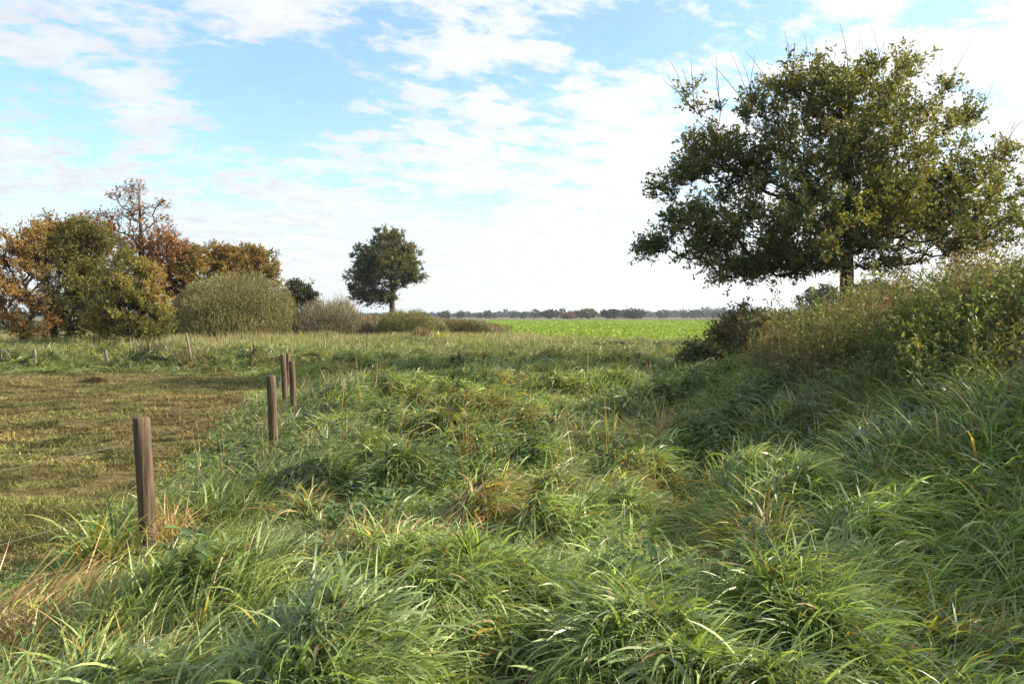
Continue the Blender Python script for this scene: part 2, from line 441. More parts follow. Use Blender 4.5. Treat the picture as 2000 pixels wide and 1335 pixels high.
def lodged(bag, ntuft, per, y0, y1, p, lmin, lmax, w, S, spread, rg, k=.78, marg=1.0, wgrow=0.0):
    x, y = wedge(ntuft, y0, y1, rg, p, k, marg)
    keep = (paddock_mask(x, y) < .25) & (crop_mask(x, y) < .5) & (rg.random(len(x)) > ss(.5, 1.3, bank_h(x, y)) * .75)
    x, y = x[keep], y[keep]
    tl = rg.uniform(.75, 1.25, len(x)); taz = flow_az(x, y) + rg.normal(0, .7, len(x)); tcl = rg.normal(0, 1, len(x))
    tilt0 = rg.uniform(.6, 1.5, len(x)) * (.65 + .4 * ss(.3, .6, vn(x / .8 + 31, y / .7, 2)))
    wd = rg.choice([.35, .7, 1.0, 1.4], len(x), p=[.36, .27, .25, .12])
    per_ = np.where(wd < .5, int(per * 1.8), per)
    i = np.repeat(np.arange(len(x)), per_)
    bx = x[i] + rg.normal(0, spread, len(i)); by = y[i] + rg.normal(0, spread, len(i))
    n = len(i)
    az = taz[i] + rg.normal(0, .55, n)
    up = rg.random(n) < .045
    L = rg.uniform(lmin, lmax, n) * tl[i]
    L[up] *= .55
    edge = ss(0, .5, bx - edge_x(by)) * (by < 22) + (by >= 22); L *= .55 + .45 * edge
    L *= 1 - .6 * np.exp(-(((bx + 2.5) / .35) ** 2 + ((by - 4.85) / .5) ** 2))
    ti = tilt0[i] + rg.normal(0, .22, n); be = rg.uniform(.5, 2.1, n)
    ti[up] = rg.uniform(.1, .7, up.sum()); be[up] = rg.uniform(.2, 1.0, up.sum())
    W = w * wd[i] * rg.uniform(.6, 1.25, n) * (1 + wgrow * (by - y0) / y0)
    root = np.stack([bx, by, surf(bx, by) - .03], 1)
    V, F = ribbons(root, az, L, W, ti, be, S, rg=rg)
    c, dry = grass_tone(bx, by, rg, n)
    c = c * np.clip(1 + .22 * tcl[i], .5, 1.6)[:, None] * rg.uniform(.6, 1.4, n)[:, None]
    bk = (ss(15, 30, by) * .42)[:, None]; c = c * (1 - bk) + np.array((.21, .20, .09)) * rg.uniform(.7, 1.3, n)[:, None] * bk
    c = c * (.72 + .56 * ss(.3, .7, fbm(bx / 2.1, by / 1.7 + 40, 2, 3)))[:, None]
    yel = (rg.random(n) < .12)[:, None]; c = np.where(yel, G_LITE * 1.25 * rg.uniform(.8, 1.2, n)[:, None], c)
    dm = rg.random(n) < np.maximum(dry * .45, dry_at(bx, by)) * .85 + .028
    dc = np.where((rg.random(n) < .45)[:, None], G_STRAW, np.where((rg.random(n) < .5)[:, None], G_RUST, G_YEL)) * rg.uniform(.6, 1.15, n)[:, None]
    c = np.where(dm[:, None], dc, c)
    bag.add(V, F, percol(c, S))
D = 1.0                                # overall blade density
bag = Bag()
g1 = np.random.default_rng(21)
lodged(bag, 12000 * D, 17, 2.1, 6.5, 1.3, .13, .37, .0125, 6, .07, g1)
lodged(bag, 17000 * D, 14, 6.0, 13, 1.3, .15, .38, .0145, 5, .10, g1)
lodged(bag, 21000 * D, 12, 12.5, 26, 1.5, .18, .38, .017, 4, .16, g1)
meadow = bag.build('meadow_grass', M_grass); kind(meadow, 'stuff', 'long green lodged grass covering the rough meadow', 'grass')
bag = Bag()
lodged(bag, 24000 * D, 9, 25.5, 45, 1.6, .25, .48, .024, 3, .3, g1, k=.74)
meadow2 = bag.build('distant_meadow_grass', M_grass); kind(meadow2, 'stuff', 'paler rough grass in the back half of the meadow', 'grass')

# short mown sward and clippings of the paddock
def mown():
    bag = Bag(); rg = np.random.default_rng(5)
    for (n, y0, y1, w, S) in ((90000, 3.2, 9, .006, 2), (110000, 8.5, 23.5, .012, 2)):
        y = y0 * (y1 / y0) ** rg.random(n); x = edge_x(y) + .3 - rg.random(n) * (np.maximum(.75 * y + 1.6 + edge_x(y), .5) + .3)
        kp = (paddock_mask(x, y) > .25) & (rg.random(n) < .10 + .9 * ss(.40, .56, fbm(x / .6, y / .4, 2, 4)))
        x, y = x[kp], y[kp]; n = len(x)
        root = np.stack([x, y, surf(x, y) - .005], 1)
        clip = rg.random(n) < .7
        V, F = ribbons(root, rg.uniform(0, 6.28, n), rg.uniform(.03, .10, n) * (1 + .5 * (y > 12)), w * rg.uniform(.6, 1.3, n), np.where(clip, rg.uniform(1.2, 1.57, n), rg.uniform(.3, 1.2, n)), rg.uniform(0, .5, n), S, floor=True, rg=rg)
        brown = fbm(x / 2.6 + 3, y / 1.2, 4, 4) * .6 + .4 * fbm(x / .5, y / .3, 1, 3)
        near = 1 - ss(6, 11, y + .35 * (x - edge_x(y)) * -1 * 0)
        pb = np.clip(ss(.36, .60, brown) * .8 - near * .3, .12, 1)
        isb = rg.random(n) < pb
        c = np.where(isb[:, None], np.where((rg.random(n) < .5)[:, None], np.array((.27, .20, .085)), np.array((.15, .10, .055))), np.where((rg.random(n) < .45)[:, None], np.array((.25, .245, .075)), np.array((.12, .145, .045))))
        c = c * (rg.uniform(.55, 1.25, n) * (.55 + .7 * ss(.35, .62, fbm(x / .35 + 7, y / .22, 3, 3))) * (.7 + .45 * ss(.35, .6, fbm(x / 1.9 + 3, y / .8, 2, 4))))[:, None]
        bag.add(V, F, percol(c, S))
    o = bag.build('mown_grass', M_mown); kind(o, 'stuff', 'short brown and olive mown grass of the fenced paddock', 'grass')
mown()

# ------------------------------------------------------------------ leaves and twigs
def kites(pos, dirn, length, width, rg, fold=.25, lobes=False):
    """small folded leaves: 4-vertex, two triangles sharing the midrib"""
    n = len(pos)
    d = dirn / (np.linalg.norm(dirn, axis=1, keepdims=True) + 1e-9)
    r = rg.normal(0, 1, (n, 3)); s = np.cross(d, r); s /= np.linalg.norm(s, axis=1, keepdims=True) + 1e-9
    nn = np.cross(s, d)
    L = np.asarray(length)[:, None]; W = np.asarray(width)[:, None] * .5
    b = pos; t = pos + d * L
    if not lobes:
        l = pos + d * L * .55 - s * W + nn * W * fold; r_ = pos + d * L * .55 + s * W + nn * W * fold
        V = np.stack([b, r_, t, l], 1).reshape(-1, 3)
        k = (np.arange(n) * 4)[:, None]
        return V, np.concatenate([k + [0, 1, 2], k + [0, 2, 3]]), 4
    m1 = pos + d * L * .5
    pts = [b]
    for (f, w_) in ((.30, .55), (.42, .35), (.62, 1.0), (.74, .6)): pts.append(pos + d * L * f + s * W * w_ + nn * W * fold * w_)
    pts.append(t)
    for (f, w_) in ((.74, .6), (.62, 1.0), (.42, .35), (.30, .55)): pts.append(pos + d * L * f - s * W * w_ + nn * W * fold * w_)
    V = np.stack(pts, 1).reshape(-1, 3); k = (np.arange(n) * 10)[:, None]
    return V, [k + [0, 1, 2, 3, 4, 5], k + [0, 5, 6, 7, 8, 9]], 10
def rdir(n, rg):
    v = rg.normal(0, 1, (n, 3)); return v / np.linalg.norm(v, axis=1, keepdims=True)
def tubes(P0, P1, R0, R1, k=5):
    """frustums between pairs of points"""
    n = len(P0); d = P1 - P0; d /= np.linalg.norm(d, axis=1, keepdims=True) + 1e-9
    a = np.where(np.abs(d[:, 2:3]) > .9, np.array([[1., 0, 0]]), np.array([[0, 0, 1.]]))
    s = np.cross(d, a); s /= np.linalg.norm(s, axis=1, keepdims=True); t = np.cross(d, s)
    an = np.arange(k) / k * 2 * np.pi
    ring = s[:, None] * np.cos(an)[None, :, None] + t[:, None] * np.sin(an)[None, :, None]
    V = np.concatenate([P0[:, None] + ring * R0[:, None, None], P1[:, None] + ring * R1[:, None, None]], 1).reshape(-1, 3)
    b = (np.arange(n) * 2 * k)[:, None]; i = np.arange(k)[None]; j = (i + 1) % k
    F = np.stack([b + i, b + j, b + j + k, b + i + k], 2).reshape(-1, 4)
    return V, F

def ell_pts(ells, n, rg, shell=.45):
    wts = np.array([e[3] * e[4] * e[5] * (e[6] if len(e) > 6 else 1) for e in ells]); wts = wts / wts.sum()
    which = rg.choice(len(ells), n, p=wts)
    E = np.array([e[:6] for e in ells])[which]
    d = rdir(n, rg); r = rg.random(n) ** shell
    # lumpy envelope
    lump = 1 + .22 * (vn(d[:, 0] * 3 + which * 7.7 + 50, d[:, 1] * 3 + d[:, 2] * 2.3 + 50, 3) - .5) * 2
    free = wts[which] * 0 + np.array([(e[6] if len(e) > 6 else 1) >= 2 for e in ells])[which]
    return E[:, :3] + d * E[:, 3:] * (r * lump)[:, None], free > .5

def tree(name, loc, label, cat, trunk_h, trunk_r, ells, n_attr, leaf, pal, rg, group=None, lean=(0, 0), top=None, twigs=5, per=9, twig_len=.4, bark=None, leaf_mat_=None,
         leaf_prob=None, lobes=False, upb=.35, rc=.35, step=.4, r0=.007, bare=0, pieces=None, shell=.45, gaps=0, gapt=.43):
    """space-filling branches grown to points of the crown, then leafy shoots. coordinates relative to loc"""
    root = empty(name, loc, label, cat, group)
    A, free = ell_pts(ells, n_attr, rg, shell)
    if gaps: A = A[free | (fbm(A[:, 0] / gaps + 60, A[:, 2] / (gaps * .7) + 60 + A[:, 1] / (gaps * 1.5), 1, 2) > gapt)]
    A = A[A[:, 2] > max(.15, trunk_h * .25)] if trunk_h > .5 else A[A[:, 2] > .1]
    # trunk nodes
    th = top if top else trunk_h
    nt_ = max(3, int(th / step * 1.2))
    nodes = []; par = []
    for i in range(nt_ + 1):
        t = i / nt_
        nodes.append((lean[0] * t + .02 * th * .3 * math.sin(3 * t + 1) * t, lean[1] * t + .04 * math.sin(4 * t) * t, th * t)); par.append(i - 1)
    start_ok = [0.0 if z_[2] >= trunk_h * .85 else 9.0 for z_ in nodes]
    P = np.zeros((60000, 3)); pl = np.zeros(60000); P[:len(nodes)] = nodes; pl[:len(nodes)] = [abs(z_[2] - trunk_h) + s for z_, s in zip(nodes, start_ok)]
    n = len(nodes); par = list(par)
    order = np.argsort(np.linalg.norm(A - np.array([lean[0], lean[1], trunk_h]), axis=1) + rg.random(len(A)) * .5)
    tips = []
    for ai in order:
        a = A[ai]
        dv = a - P[:n]; dist = np.sqrt((dv ** 2).sum(1))
        # limbs prefer to rise outward: joining a node that is above the target costs more
        cost = dist + rc * pl[:n] + np.where(dv[:, 2] < 0, -dv[:, 2] * .5, 0)
        j = int(cost.argmin()); dd = dist[j]
        k = max(1, int(math.ceil(dd / step)))
        prev = j; sag = rg.normal(0, .09, 3) * dd
        for q in range(1, k + 1):
            t = q / k
            pnt = P[j] + (a - P[j]) * t + sag * 4 * t * (1 - t) + (np.array([0, 0, -.10 * dd]) * 4 * t * (1 - t))
            P[n] = pnt; pl[n] = pl[prev] + dd / k; par.append(prev); prev = n; n += 1
        tips.append(prev)
    par = np.array(par); P = P[:n]
    cnt = np.zeros(n)
    isleaf = np.ones(n, bool); isleaf[par[1:]] = False
    cnt[isleaf] = 1
    for i in range(n - 1, 0, -1): cnt[par[i]] += cnt[i]
    rad = r0 * cnt ** .46
    # trunk radius scaled to the wanted value
    s = trunk_r / rad[0]
    f = np.clip(cnt / cnt[0], 0, 1) ** .3
    rad = rad * (1 * (1 - f) + s * f)
    rad[0] *= 1.35
    e = np.arange(1, n)
    rp = np.minimum(rad[par[e]], rad[e] * 1.22)
    dd = P[e] - P[par[e]]
    V, F = tubes(P[par[e]] - dd * .06, P[e] + dd * .04, rp, rad[e], 6)
    bark = bark or M_bark
    big = rad[e] > .03
    wood_V, wood_F = [V], [F]
    # shoots
    T = P[np.array(tips)]
    centre = np.array([np.mean([e_[0] for e_ in ells]), np.mean([e_[1] for e_ in ells]), min(e_[2] - e_[5] * .5 for e_ in ells)])
    i = np.repeat(np.arange(len(T)), twigs)
    o = T[i] - centre; o /= np.linalg.norm(o, axis=1, keepdims=True) + 1e-9
    d = o * .6 + rdir(len(i), rg) * .85 + np.array([0, 0, upb]); d /= np.linalg.norm(d, axis=1, keepdims=True)
    tl = twig_len * rg.uniform(.5, 1.3, len(i))
    s0 = T[i]; s1 = s0 + d * tl[:, None]
    V, F = tubes(s0, s1, np.full(len(i), r0 * .75), np.full(len(i), r0 * .35), 3)
    wood_V.append(V); wood_F.append(F)
    # leaves
    lp = np.ones(len(T)) if leaf_prob is None else leaf_prob(T)
    j = np.repeat(np.arange(len(i)), per)
    ok = rg.random(len(j)) < lp[i[j]]
    j = j[ok]; m_ = len(j)
    t = 1 - rg.random(m_) ** 1.6 * .95
    pos = s0[j] + (s1 - s0)[j] * t[:, None] + rg.normal(0, leaf * .25, (m_, 3))
    ld = d[j] * .7 + rdir(m_, rg) * .9
    Ln = leaf * rg.uniform(.6, 1.3, m_)
    V, F, k = kites(pos, ld, Ln, Ln * .6, rg, .3, lobes)
    c = pal(T, rg)[i[j]] * rg.uniform(.7, 1.3, m_)[:, None]
    odd = rg.random(m_) < .035
    c[odd] = np.array((.30, .17, .04)) * rg.uniform(.5, 1.2, (odd.sum(), 1))
    mesh('crown', V, F, leaf_mat_ or M_leaf, np.repeat(c, k, 0), False, root)
    if bare:
        # long bare shoots standing out of the top of the crown
        bn = np.floor(T[:, 0] / .30).astype(int); mx_ = {}
        for b_, z_ in zip(bn, T[:, 2]): mx_[b_] = max(mx_.get(b_, -9), z_)
        hi = np.array([z_ > mx_[b_] - .22 for b_, z_ in zip(bn, T[:, 2])]) & (T[:, 2] > np.percentile(T[:, 2], 70))
        sel = np.repeat(T[hi], 4, 0); sel = sel[rg.permutation(len(sel))[:bare]]; sel = sel + rg.normal(0, .05, sel.shape)
        V_, F_ = [], []; nb = 0
        a0 = sel; d0 = np.stack([sel[:, 0] * .10 + rg.normal(0, .42, len(sel)), rg.normal(0, .3, len(sel)), np.ones(len(sel))], 1); d0 /= np.linalg.norm(d0, axis=1, keepdims=True)
        Lb = rg.uniform(.5, 1.5, len(sel))
        pp = [a0]
        for q in range(4):
            d0 = d0 + rg.normal(0, .08, d0.shape); d0 /= np.linalg.norm(d0, axis=1, keepdims=True)
            pp.append(pp[-1] + d0 * (Lb / 4)[:, None])
        for q in range(4):
            a_, b_ = tubes(pp[q], pp[q + 1], np.full(len(sel), .011 - .002 * q), np.full(len(sel), .009 - .002 * q), 4)
            V_.append(a_); F_.append(b_ + nb); nb += len(a_)
        wood_V.append(np.concatenate(V_)); wood_F.append(np.concatenate(F_))
    off = np.cumsum([0] + [len(v) for v in wood_V])
    mesh('trunk', np.concatenate(wood_V), np.concatenate([f + o_ for f, o_ in zip(wood_F, off)]), bark, None, True, root)
    return root
def palette(*cols, w=None, jit=.2):
    C = np.array(cols)
    def f(T, rg):
        k = fbm(T[:, 0] / 1.3 + 20, T[:, 2] / 1.1 + T[:, 1] / 1.7, 3, 2)
        k = np.clip((k - .22) / .56 + rg.normal(0, jit, len(T)), 0, .9999) * (len(C) - 1)
        i = k.astype(int); fr = (k - i)[:, None]
        return C[i] * (1 - fr) + C[np.minimum(i + 1, len(C) - 1)] * fr
    return f

# the big oak behind the bank
OX, OY = wx(1652, 20), 20.0
OZ = float(ground_h(OX, OY))
k_ = OY / FPX
def oe(px, py, rpx, rpz, ry, w=1):   # crown lobe given by its place in the picture
    return (wx(px, OY) - OX, 0 if ry > 0 else 0, wz(py, OY) - OZ, rpx * k_, abs(ry), rpz * k_, w)
oak_ells = [oe(1640, 300, 215, 165, 3.0, 1.1), oe(1600, 440, 275, 85, 3.6, 1.2), oe(1800, 430, 190, 90, 3.0, 1.1), oe(1640, 205, 150, 68, 1.8, 1.2), oe(1460, 330, 95, 60, 1.6, 1.5), oe(1450, 215, 60, 35, .8, 1.6),
            oe(1390, 480, 90, 45, 1.4, 1.3), oe(1470, 520, 90, 35, 1.4, 1.3), oe(1890, 350, 95, 60, 1.5, 1.2), oe(1860, 240, 60, 35, .9, 1.6), oe(1960, 420, 60, 60, 1.4, 1.2), oe(1335, 192, 22, 8, .3, 5), oe(1375, 222, 30, 12, .4, 5),
            oe(1320, 385, 30, 16, .4, 4), oe(1280, 487, 34, 10, .4, 22), oe(1300, 380, 24, 14, .4, 8), oe(1350, 440, 50, 26, .8, 3), oe(1350, 350, 45, 26, .7, 5), oe(1390, 300, 50, 40, 1.0, 3), oe(1690, 165, 60, 28, 1.0, 1.2), oe(1560, 165, 70, 24, 1.0, 1.2), oe(1960, 300, 24, 20, .4, 4), oe(1560, 522, 120, 20, 1.6, 2.0), oe(1430, 530, 70, 20, 1.2, 2.0), oe(1725, 518, 60, 14, 1.0, 2.0), oe(1870, 492, 90, 24, 1.4, 1.6), oe(1750, 150, 22, 20, .5, 4), oe(1830, 190, 18, 22, .4, 4)]
tree('oak_tree', (OX, OY, OZ), 'broad young oak with dark green and yellowing leaves standing behind the weedy bank', 'tree', 3.1 - OZ, .175, oak_ells, 2500, .105,
     palette((.072, .094, .030), (.098, .120, .038), (.130, .152, .045), (.175, .182, .052)), np.random.default_rng(3), twigs=6, per=12, twig_len=.46, lobes=True, bare=64, top=6.2 - OZ, rc=.30, step=.35, gaps=.42, shell=.5, gapt=.485)

# the lone oak on the horizon
Yl = 90.0; gl = float(ground_h(wx(766, Yl), Yl))
def le(px, py, rpx, rpz, ry, w=1): return (wx(px, Yl) - wx(766, Yl), 0, wz(py, Yl) - gl, rpx * Yl / FPX, ry, rpz * Yl / FPX, w)
tree('lone_oak_tree', (wx(766, Yl), Yl, gl), 'single rounded green oak standing alone on the horizon', 'tree', 2.0, .34,
     [le(755, 520, 62, 50, 3.6), le(760, 475, 32, 26, 2, 1.5), le(712, 545, 34, 34, 2, 1.2), le(800, 540, 34, 30, 2), le(730, 580, 36, 16, 1.8, 1.3), le(790, 500, 34, 26, 2), le(710, 505, 24, 22, 1.5), le(742, 582, 34, 12, 2, 1.4), le(700, 575, 22, 18, 1.5, 1.3)], 950, .20,
     palette((.06, .07, .025), (.085, .095, .032), (.12, .125, .04)), np.random.default_rng(4), twigs=6, per=11, twig_len=.6, r0=.010, step=.6, shell=.46, top=5.5, rc=.35)

# ------------------------------------------------------------------ the wood edge on the left
def pic_tree(px, Y, label, pal, lobes_px, leaf, n_attr, name='autumn_tree', th=1.2, tr=.16, seed=1, group='trees at the far side of the paddock', **kw):
    x = wx(px, Y); g = float(ground_h(x, Y)) - .02
    e = [(wx(a, Y) - x, (ey if len(r) else 0), wz(b, Y) - g, rx * Y / FPX, ryy * Y / FPX, rz * Y / FPX, w) for (a, b, rx, rz, ryy, ey, w, *r) in [(*l, 0) if len(l) == 7 else l for l in lobes_px]]
    return tree(name, (x, Y, g), label, 'tree', th, tr, e, n_attr, leaf, pal, np.random.default_rng(seed), group=group, **kw)
P_ORANGE = palette((.18, .105, .035), (.28, .165, .055), (.34, .22, .07), (.20, .17, .055))
P_GREENB = palette((.05, .06, .02), (.085, .09, .026), (.14, .145, .035), (.16, .15, .04))
P_GOLDG = palette((.10, .11, .03), (.16, .165, .04), (.24, .225, .055), (.29, .22, .055))
P_RUST = palette((.14, .065, .028), (.22, .10, .04), (.26, .14, .05))
P_BROWN = palette((.12, .085, .028), (.20, .135, .04), (.25, .165, .045), (.12, .115, .03))
P_DARK = palette((.03, .038, .014), (.05, .055, .018))
pic_tree(45, 34.5, 'orange-brown leaved tree at the left edge of the paddock', P_ORANGE, [(30, 560, 85, 100, 75, 0, 1), (60, 490, 50, 60, 50, 0, 1), (-20, 520, 60, 90, 60, 0, 1), (70, 620, 60, 45, 60, 0, 1)], .085, 1004, gaps=.6, seed=11, th=1.0, twigs=6, per=10)
pic_tree(105, 35.5, 'tall olive green tree just right of the orange tree', P_GREENB, [(150, 560, 62, 105, 60, 0, 1), (120, 480, 40, 55, 45, 0, 1), (175, 480, 42, 50, 45, 0, 1)], .085, 907, gaps=.6, seed=12, th=1.0, twigs=6, per=10)
pic_tree(138, 36.5, 'dark green tree with twin trunks in the middle of the thicket', P_GREENB, [(205, 580, 62, 85, 60, 0, 1), (215, 520, 45, 55, 45, 0, 1), (165, 610, 50, 50, 50, 0, 1)], .085, 777, gaps=.6, seed=13, th=1.0, twigs=6, per=10)
pic_tree(255, 33.0, 'golden green bushy tree with branches down to the grass beside the round willow', P_GOLDG, [(262, 600, 66, 72, 62, 0, 1.2), (240, 545, 36, 45, 36, 0, 1), (285, 555, 22, 45, 22, 0, 1.4), (300, 630, 34, 40, 34, 0, 1.2), (205, 630, 36, 40, 40, 0, 1), (255, 525, 18, 30, 20, 0, 1.6)], .085, 1036, gaps=.6, seed=14, th=.4, twigs=6, per=10, upb=.7)
def T_prob(T): return np.where(T[:, 2] > 6.9, .2, np.where(T[:, 2] > 5.6, .7, 1.0))
pic_tree(278, 48.0, 'tall tree with a nearly bare rusty top rising above the other trees', P_RUST, [(225, 425, 48, 12, 40, 0, 2), (262, 375, 26, 18, 24, 0, 2.6), (225, 385, 22, 9, 18, 0, 2.5), (318, 402, 26, 8, 18, 0, 3), (268, 410, 30, 26, 26, 0, 1.6), (305, 460, 45, 45, 45, 0, 1), (280, 520, 55, 50, 50, 0, 1), (340, 480, 35, 30, 40, 0, 1), (235, 470, 40, 40, 36, 0, 1)],
         .15, 620, seed=15, th=3.0, tr=.26, top=9.6, leaf_prob=T_prob, twigs=4, per=7, bark=M_barkpale, r0=.012, rc=.25, upb=.2)
pic_tree(170, 47.0, 'rust coloured tree standing behind the olive green tree', P_RUST, [(130, 455, 55, 28, 50, 0, 1.2), (185, 455, 45, 28, 45, 0, 1), (160, 500, 60, 60, 55, 0, 1), (95, 470, 40, 30, 40, 0, 1)], .15, 460, seed=16, th=2.4, bark=M_barkpale, twigs=5, per=7)
pic_tree(362, 50.0, 'brown and green oak left of the twin-crowned orange oak', P_BROWN, [(358, 530, 42, 40, 40, 0, 1), (375, 505, 25, 25, 25, 0, 1), (350, 570, 40, 30, 40, 0, 1)], .15, 360, seed=17, th=1.8, twigs=5, per=8)
pic_tree(440, 55.0, 'orange-brown oak above the left half of the round willow', P_BROWN, [(435, 530, 38, 46, 38, 0, 1.2), (425, 505, 28, 26, 28, 0, 1.2), (455, 510, 26, 30, 26, 0, 1)], .16, 340, seed=18, th=1.8, twigs=5, per=8)
pic_tree(500, 57.0, 'orange-brown oak above the right half of the round willow', P_BROWN, [(500, 530, 46, 45, 40, 0, 1.2), (485, 505, 30, 26, 28, 0, 1.2), (525, 540, 22, 32, 26, 0, 1)], .16, 360, seed=19, th=1.8, twigs=5, per=8)
pic_tree(590, 60.0, 'small dark green tree peeping over the scrub right of the willow', P_DARK, [(585, 580, 30, 30, 28, 0, 1.2), (608, 590, 20, 20, 20, 0, 1), (575, 562, 16, 16, 16, 0, 1)], .16, 240, seed=20, th=1.0, twigs=5, per=8)

# ------------------------------------------------------------------ dense twiggy bushes
def twig_bush(name, px, Y, wpx, top_py, label, cols, ntw, seed, leaf=.05, leaves=3, group='bushes along the far side of the meadow', depth=1.0, upb=1.0, twl=.55, tww=.016, base=None, p=2.3, skew=0, nlimb=46):
    rg = np.random.default_rng(seed)
    x = wx(px, Y); g = float(ground_h(x, Y))
    H = wz(top_py, Y) - g; rx = wpx * .5 * Y / FPX; ry = rx * depth
    root = empty(name, (x, Y, g), label, 'bush', group)
    # stems fanning out of the ground
    m = nlimb
    az = rg.uniform(0, 6.28, m); rr = rg.random(m) ** .5
    tip = np.stack([np.cos(az) * rr * rx * .8 , np.sin(az) * rr * ry * .8, H * (.9 * np.sqrt(np.clip(1 - rr ** 2 * .8, 0, 1)))], 1)
    P0 = np.stack([np.cos(az) * rr * rx * .35, np.sin(az) * rr * ry * .35, 0 * az], 1)
    V_, F_ = [], []; nb = 0; prev = P0
    for q in range(1, 5):
        t = q / 4; nx = P0 + (tip - P0) * np.array([t, t, 1 - (1 - t) ** 1.5])[None] + rg.normal(0, .05, P0.shape) * H * .3
        a, b = tubes(prev, nx, np.full(m, .045 * (1.15 - .25 * q) * H / 3 + .008), np.full(m, .045 * (.9 - .2 * q) * H / 3 + .008), 5)
        V_.append(a); F_.append(b + nb); nb += len(a); prev = nx
    mesh('stems', np.concatenate(V_), np.concatenate(F_), M_barkpale, None, True, root)
    d = rdir(ntw, rg); d[:, 2] = np.abs(d[:, 2])
    r = rg.random(ntw) ** .38 * .98
    lump = 1 + .15 * (fbm(d[:, 0] * 3.2 + 9 + seed, d[:, 1] * 2.6 + d[:, 2] * 2 + 9, 4, 3) - .5) * 2
    d = np.sign(d) * np.abs(d) ** .82; d *= 1.04
    pos = np.stack([d[:, 0] * rx * r * lump, d[:, 1] * ry * r * lump, (d[:, 2] * r * lump) ** (1.0) * H * .93], 1)
    pos[:, 0] += skew * pos[:, 2]
    flat = (np.hypot(pos[:, 0] / rx, pos[:, 1] / ry)) ; pos[:, 2] *= np.clip(1.08 - .25 * flat ** 4, .4, 1.1)
    out = d * np.array([1, 1, .6]) * .55 + np.array([0, 0, upb]) + rdir(ntw, rg) * .38
    out /= np.linalg.norm(out, axis=1, keepdims=True)
    L = twl * rg.uniform(.5, 1.3, ntw)
    start = pos - out * L[:, None] * .6
    start[:, 2] = np.maximum(start[:, 2], -.05)
    th = np.arccos(np.clip(out[:, 2], -1, 1)); azz = np.arctan2(out[:, 1], out[:, 0])
    C = np.array(cols); ck = np.clip(fbm(pos[:, 0] / 1.0 + 30, pos[:, 2] / .8 + pos[:, 1], 2, 3) * 1.6 - .3 + rg.normal(0, .2, ntw), 0, .999) * (len(C) - 1)
    ci = ck.astype(int); fr = (ck - ci)[:, None]; c = C[ci] * (1 - fr) + C[np.minimum(ci + 1, len(C) - 1)] * fr
    c = c * rg.uniform(.7, 1.3, ntw)[:, None]
    V, F = ribbons(start, azz, L, np.full(ntw, tww) * rg.uniform(.6, 1.3, ntw), th, rg.normal(.05, .2, ntw), 3, floor=False, roll=rg.uniform(-1.5, 1.5, ntw), rg=rg)
    bag = Bag(); bag.add(V, F, percol(c, 3))
    if leaves:
        i = np.repeat(np.arange(ntw), leaves); t = rg.uniform(.2, 1, len(i))
        lp = start[i] + out[i] * (L[i] * t)[:, None]
        ld = out[i] * .8 + rdir(len(i), rg) * .7
        l = leaf * rg.uniform(.6, 1.4, len(i))
        V, F, k = kites(lp, ld, l, l * .42, rg)
        bag.add(V, F, np.repeat(c[i] * rg.uniform(.8, 1.25, len(i))[:, None], k, 0))
    bag.build('foliage', M_twig, parent=root)
    return root
W_OL = [(.12, .115, .045), (.18, .165, .065), (.23, .205, .09)]
W_BR = [(.14, .12, .08), (.20, .17, .11), (.17, .16, .085)]
twig_bush('willow_bush', 455, 46, 272, 541, 'big rounded olive willow bush beside the autumn trees', W_OL, 52000, 31, .075, 3, twl=.42, tww=.014)
twig_bush('willow_bush', 348, 47, 60, 590, 'small grey-green bush wedged between the golden tree and the round willow', W_OL, 3500, 39, .08, 3)
twig_bush('scrub_bush', 640, 47.5, 175, 592, 'brown leafless scrub at the right foot of the round willow', W_BR, 20000, 32, .07, 2, twl=.55, tww=.016)
twig_bush('scrub_bush', 712, 49, 90, 612, 'low brown thorny scrub left of the low willow', W_BR, 4500, 33, .07, 1, tww=.02)
twig_bush('low_willow_bush', 795, 47, 132, 606, 'low olive-brown willow clump below the lone oak', [(.12, .125, .045), (.17, .17, .06), (.20, .19, .075)], 15000, 34, .07, 2, twl=.45)
twig_bush('low_willow_bush', 850, 50, 60, 622, 'small round olive bush between the low willow clump and the flat dark one', W_OL, 4000, 41, .07, 2, twl=.4)
twig_bush('low_willow_bush', 900, 58, 130, 626, 'flat spreading dark willow clump at the corner of the crop field', [(.07, .06, .028), (.12, .11, .035), (.14, .11, .05)], 11000, 35, .08, 2, twl=.45, tww=.018)
twig_bush('pale_shrub', 668, 60, 92, 577, 'pale nearly bare shrub between the dark tree and the lone oak', [(.24, .20, .15), (.32, .28, .21)], 2800, 36, .06, 1, twl=1.1, tww=.02)
twig_bush('tussock_bush', 822, 41, 44, 640, 'pale brown dry tussock in front of the low willow', [(.17, .12, .06), (.22, .17, .08)], 1600, 37, .05, 0, twl=.6)

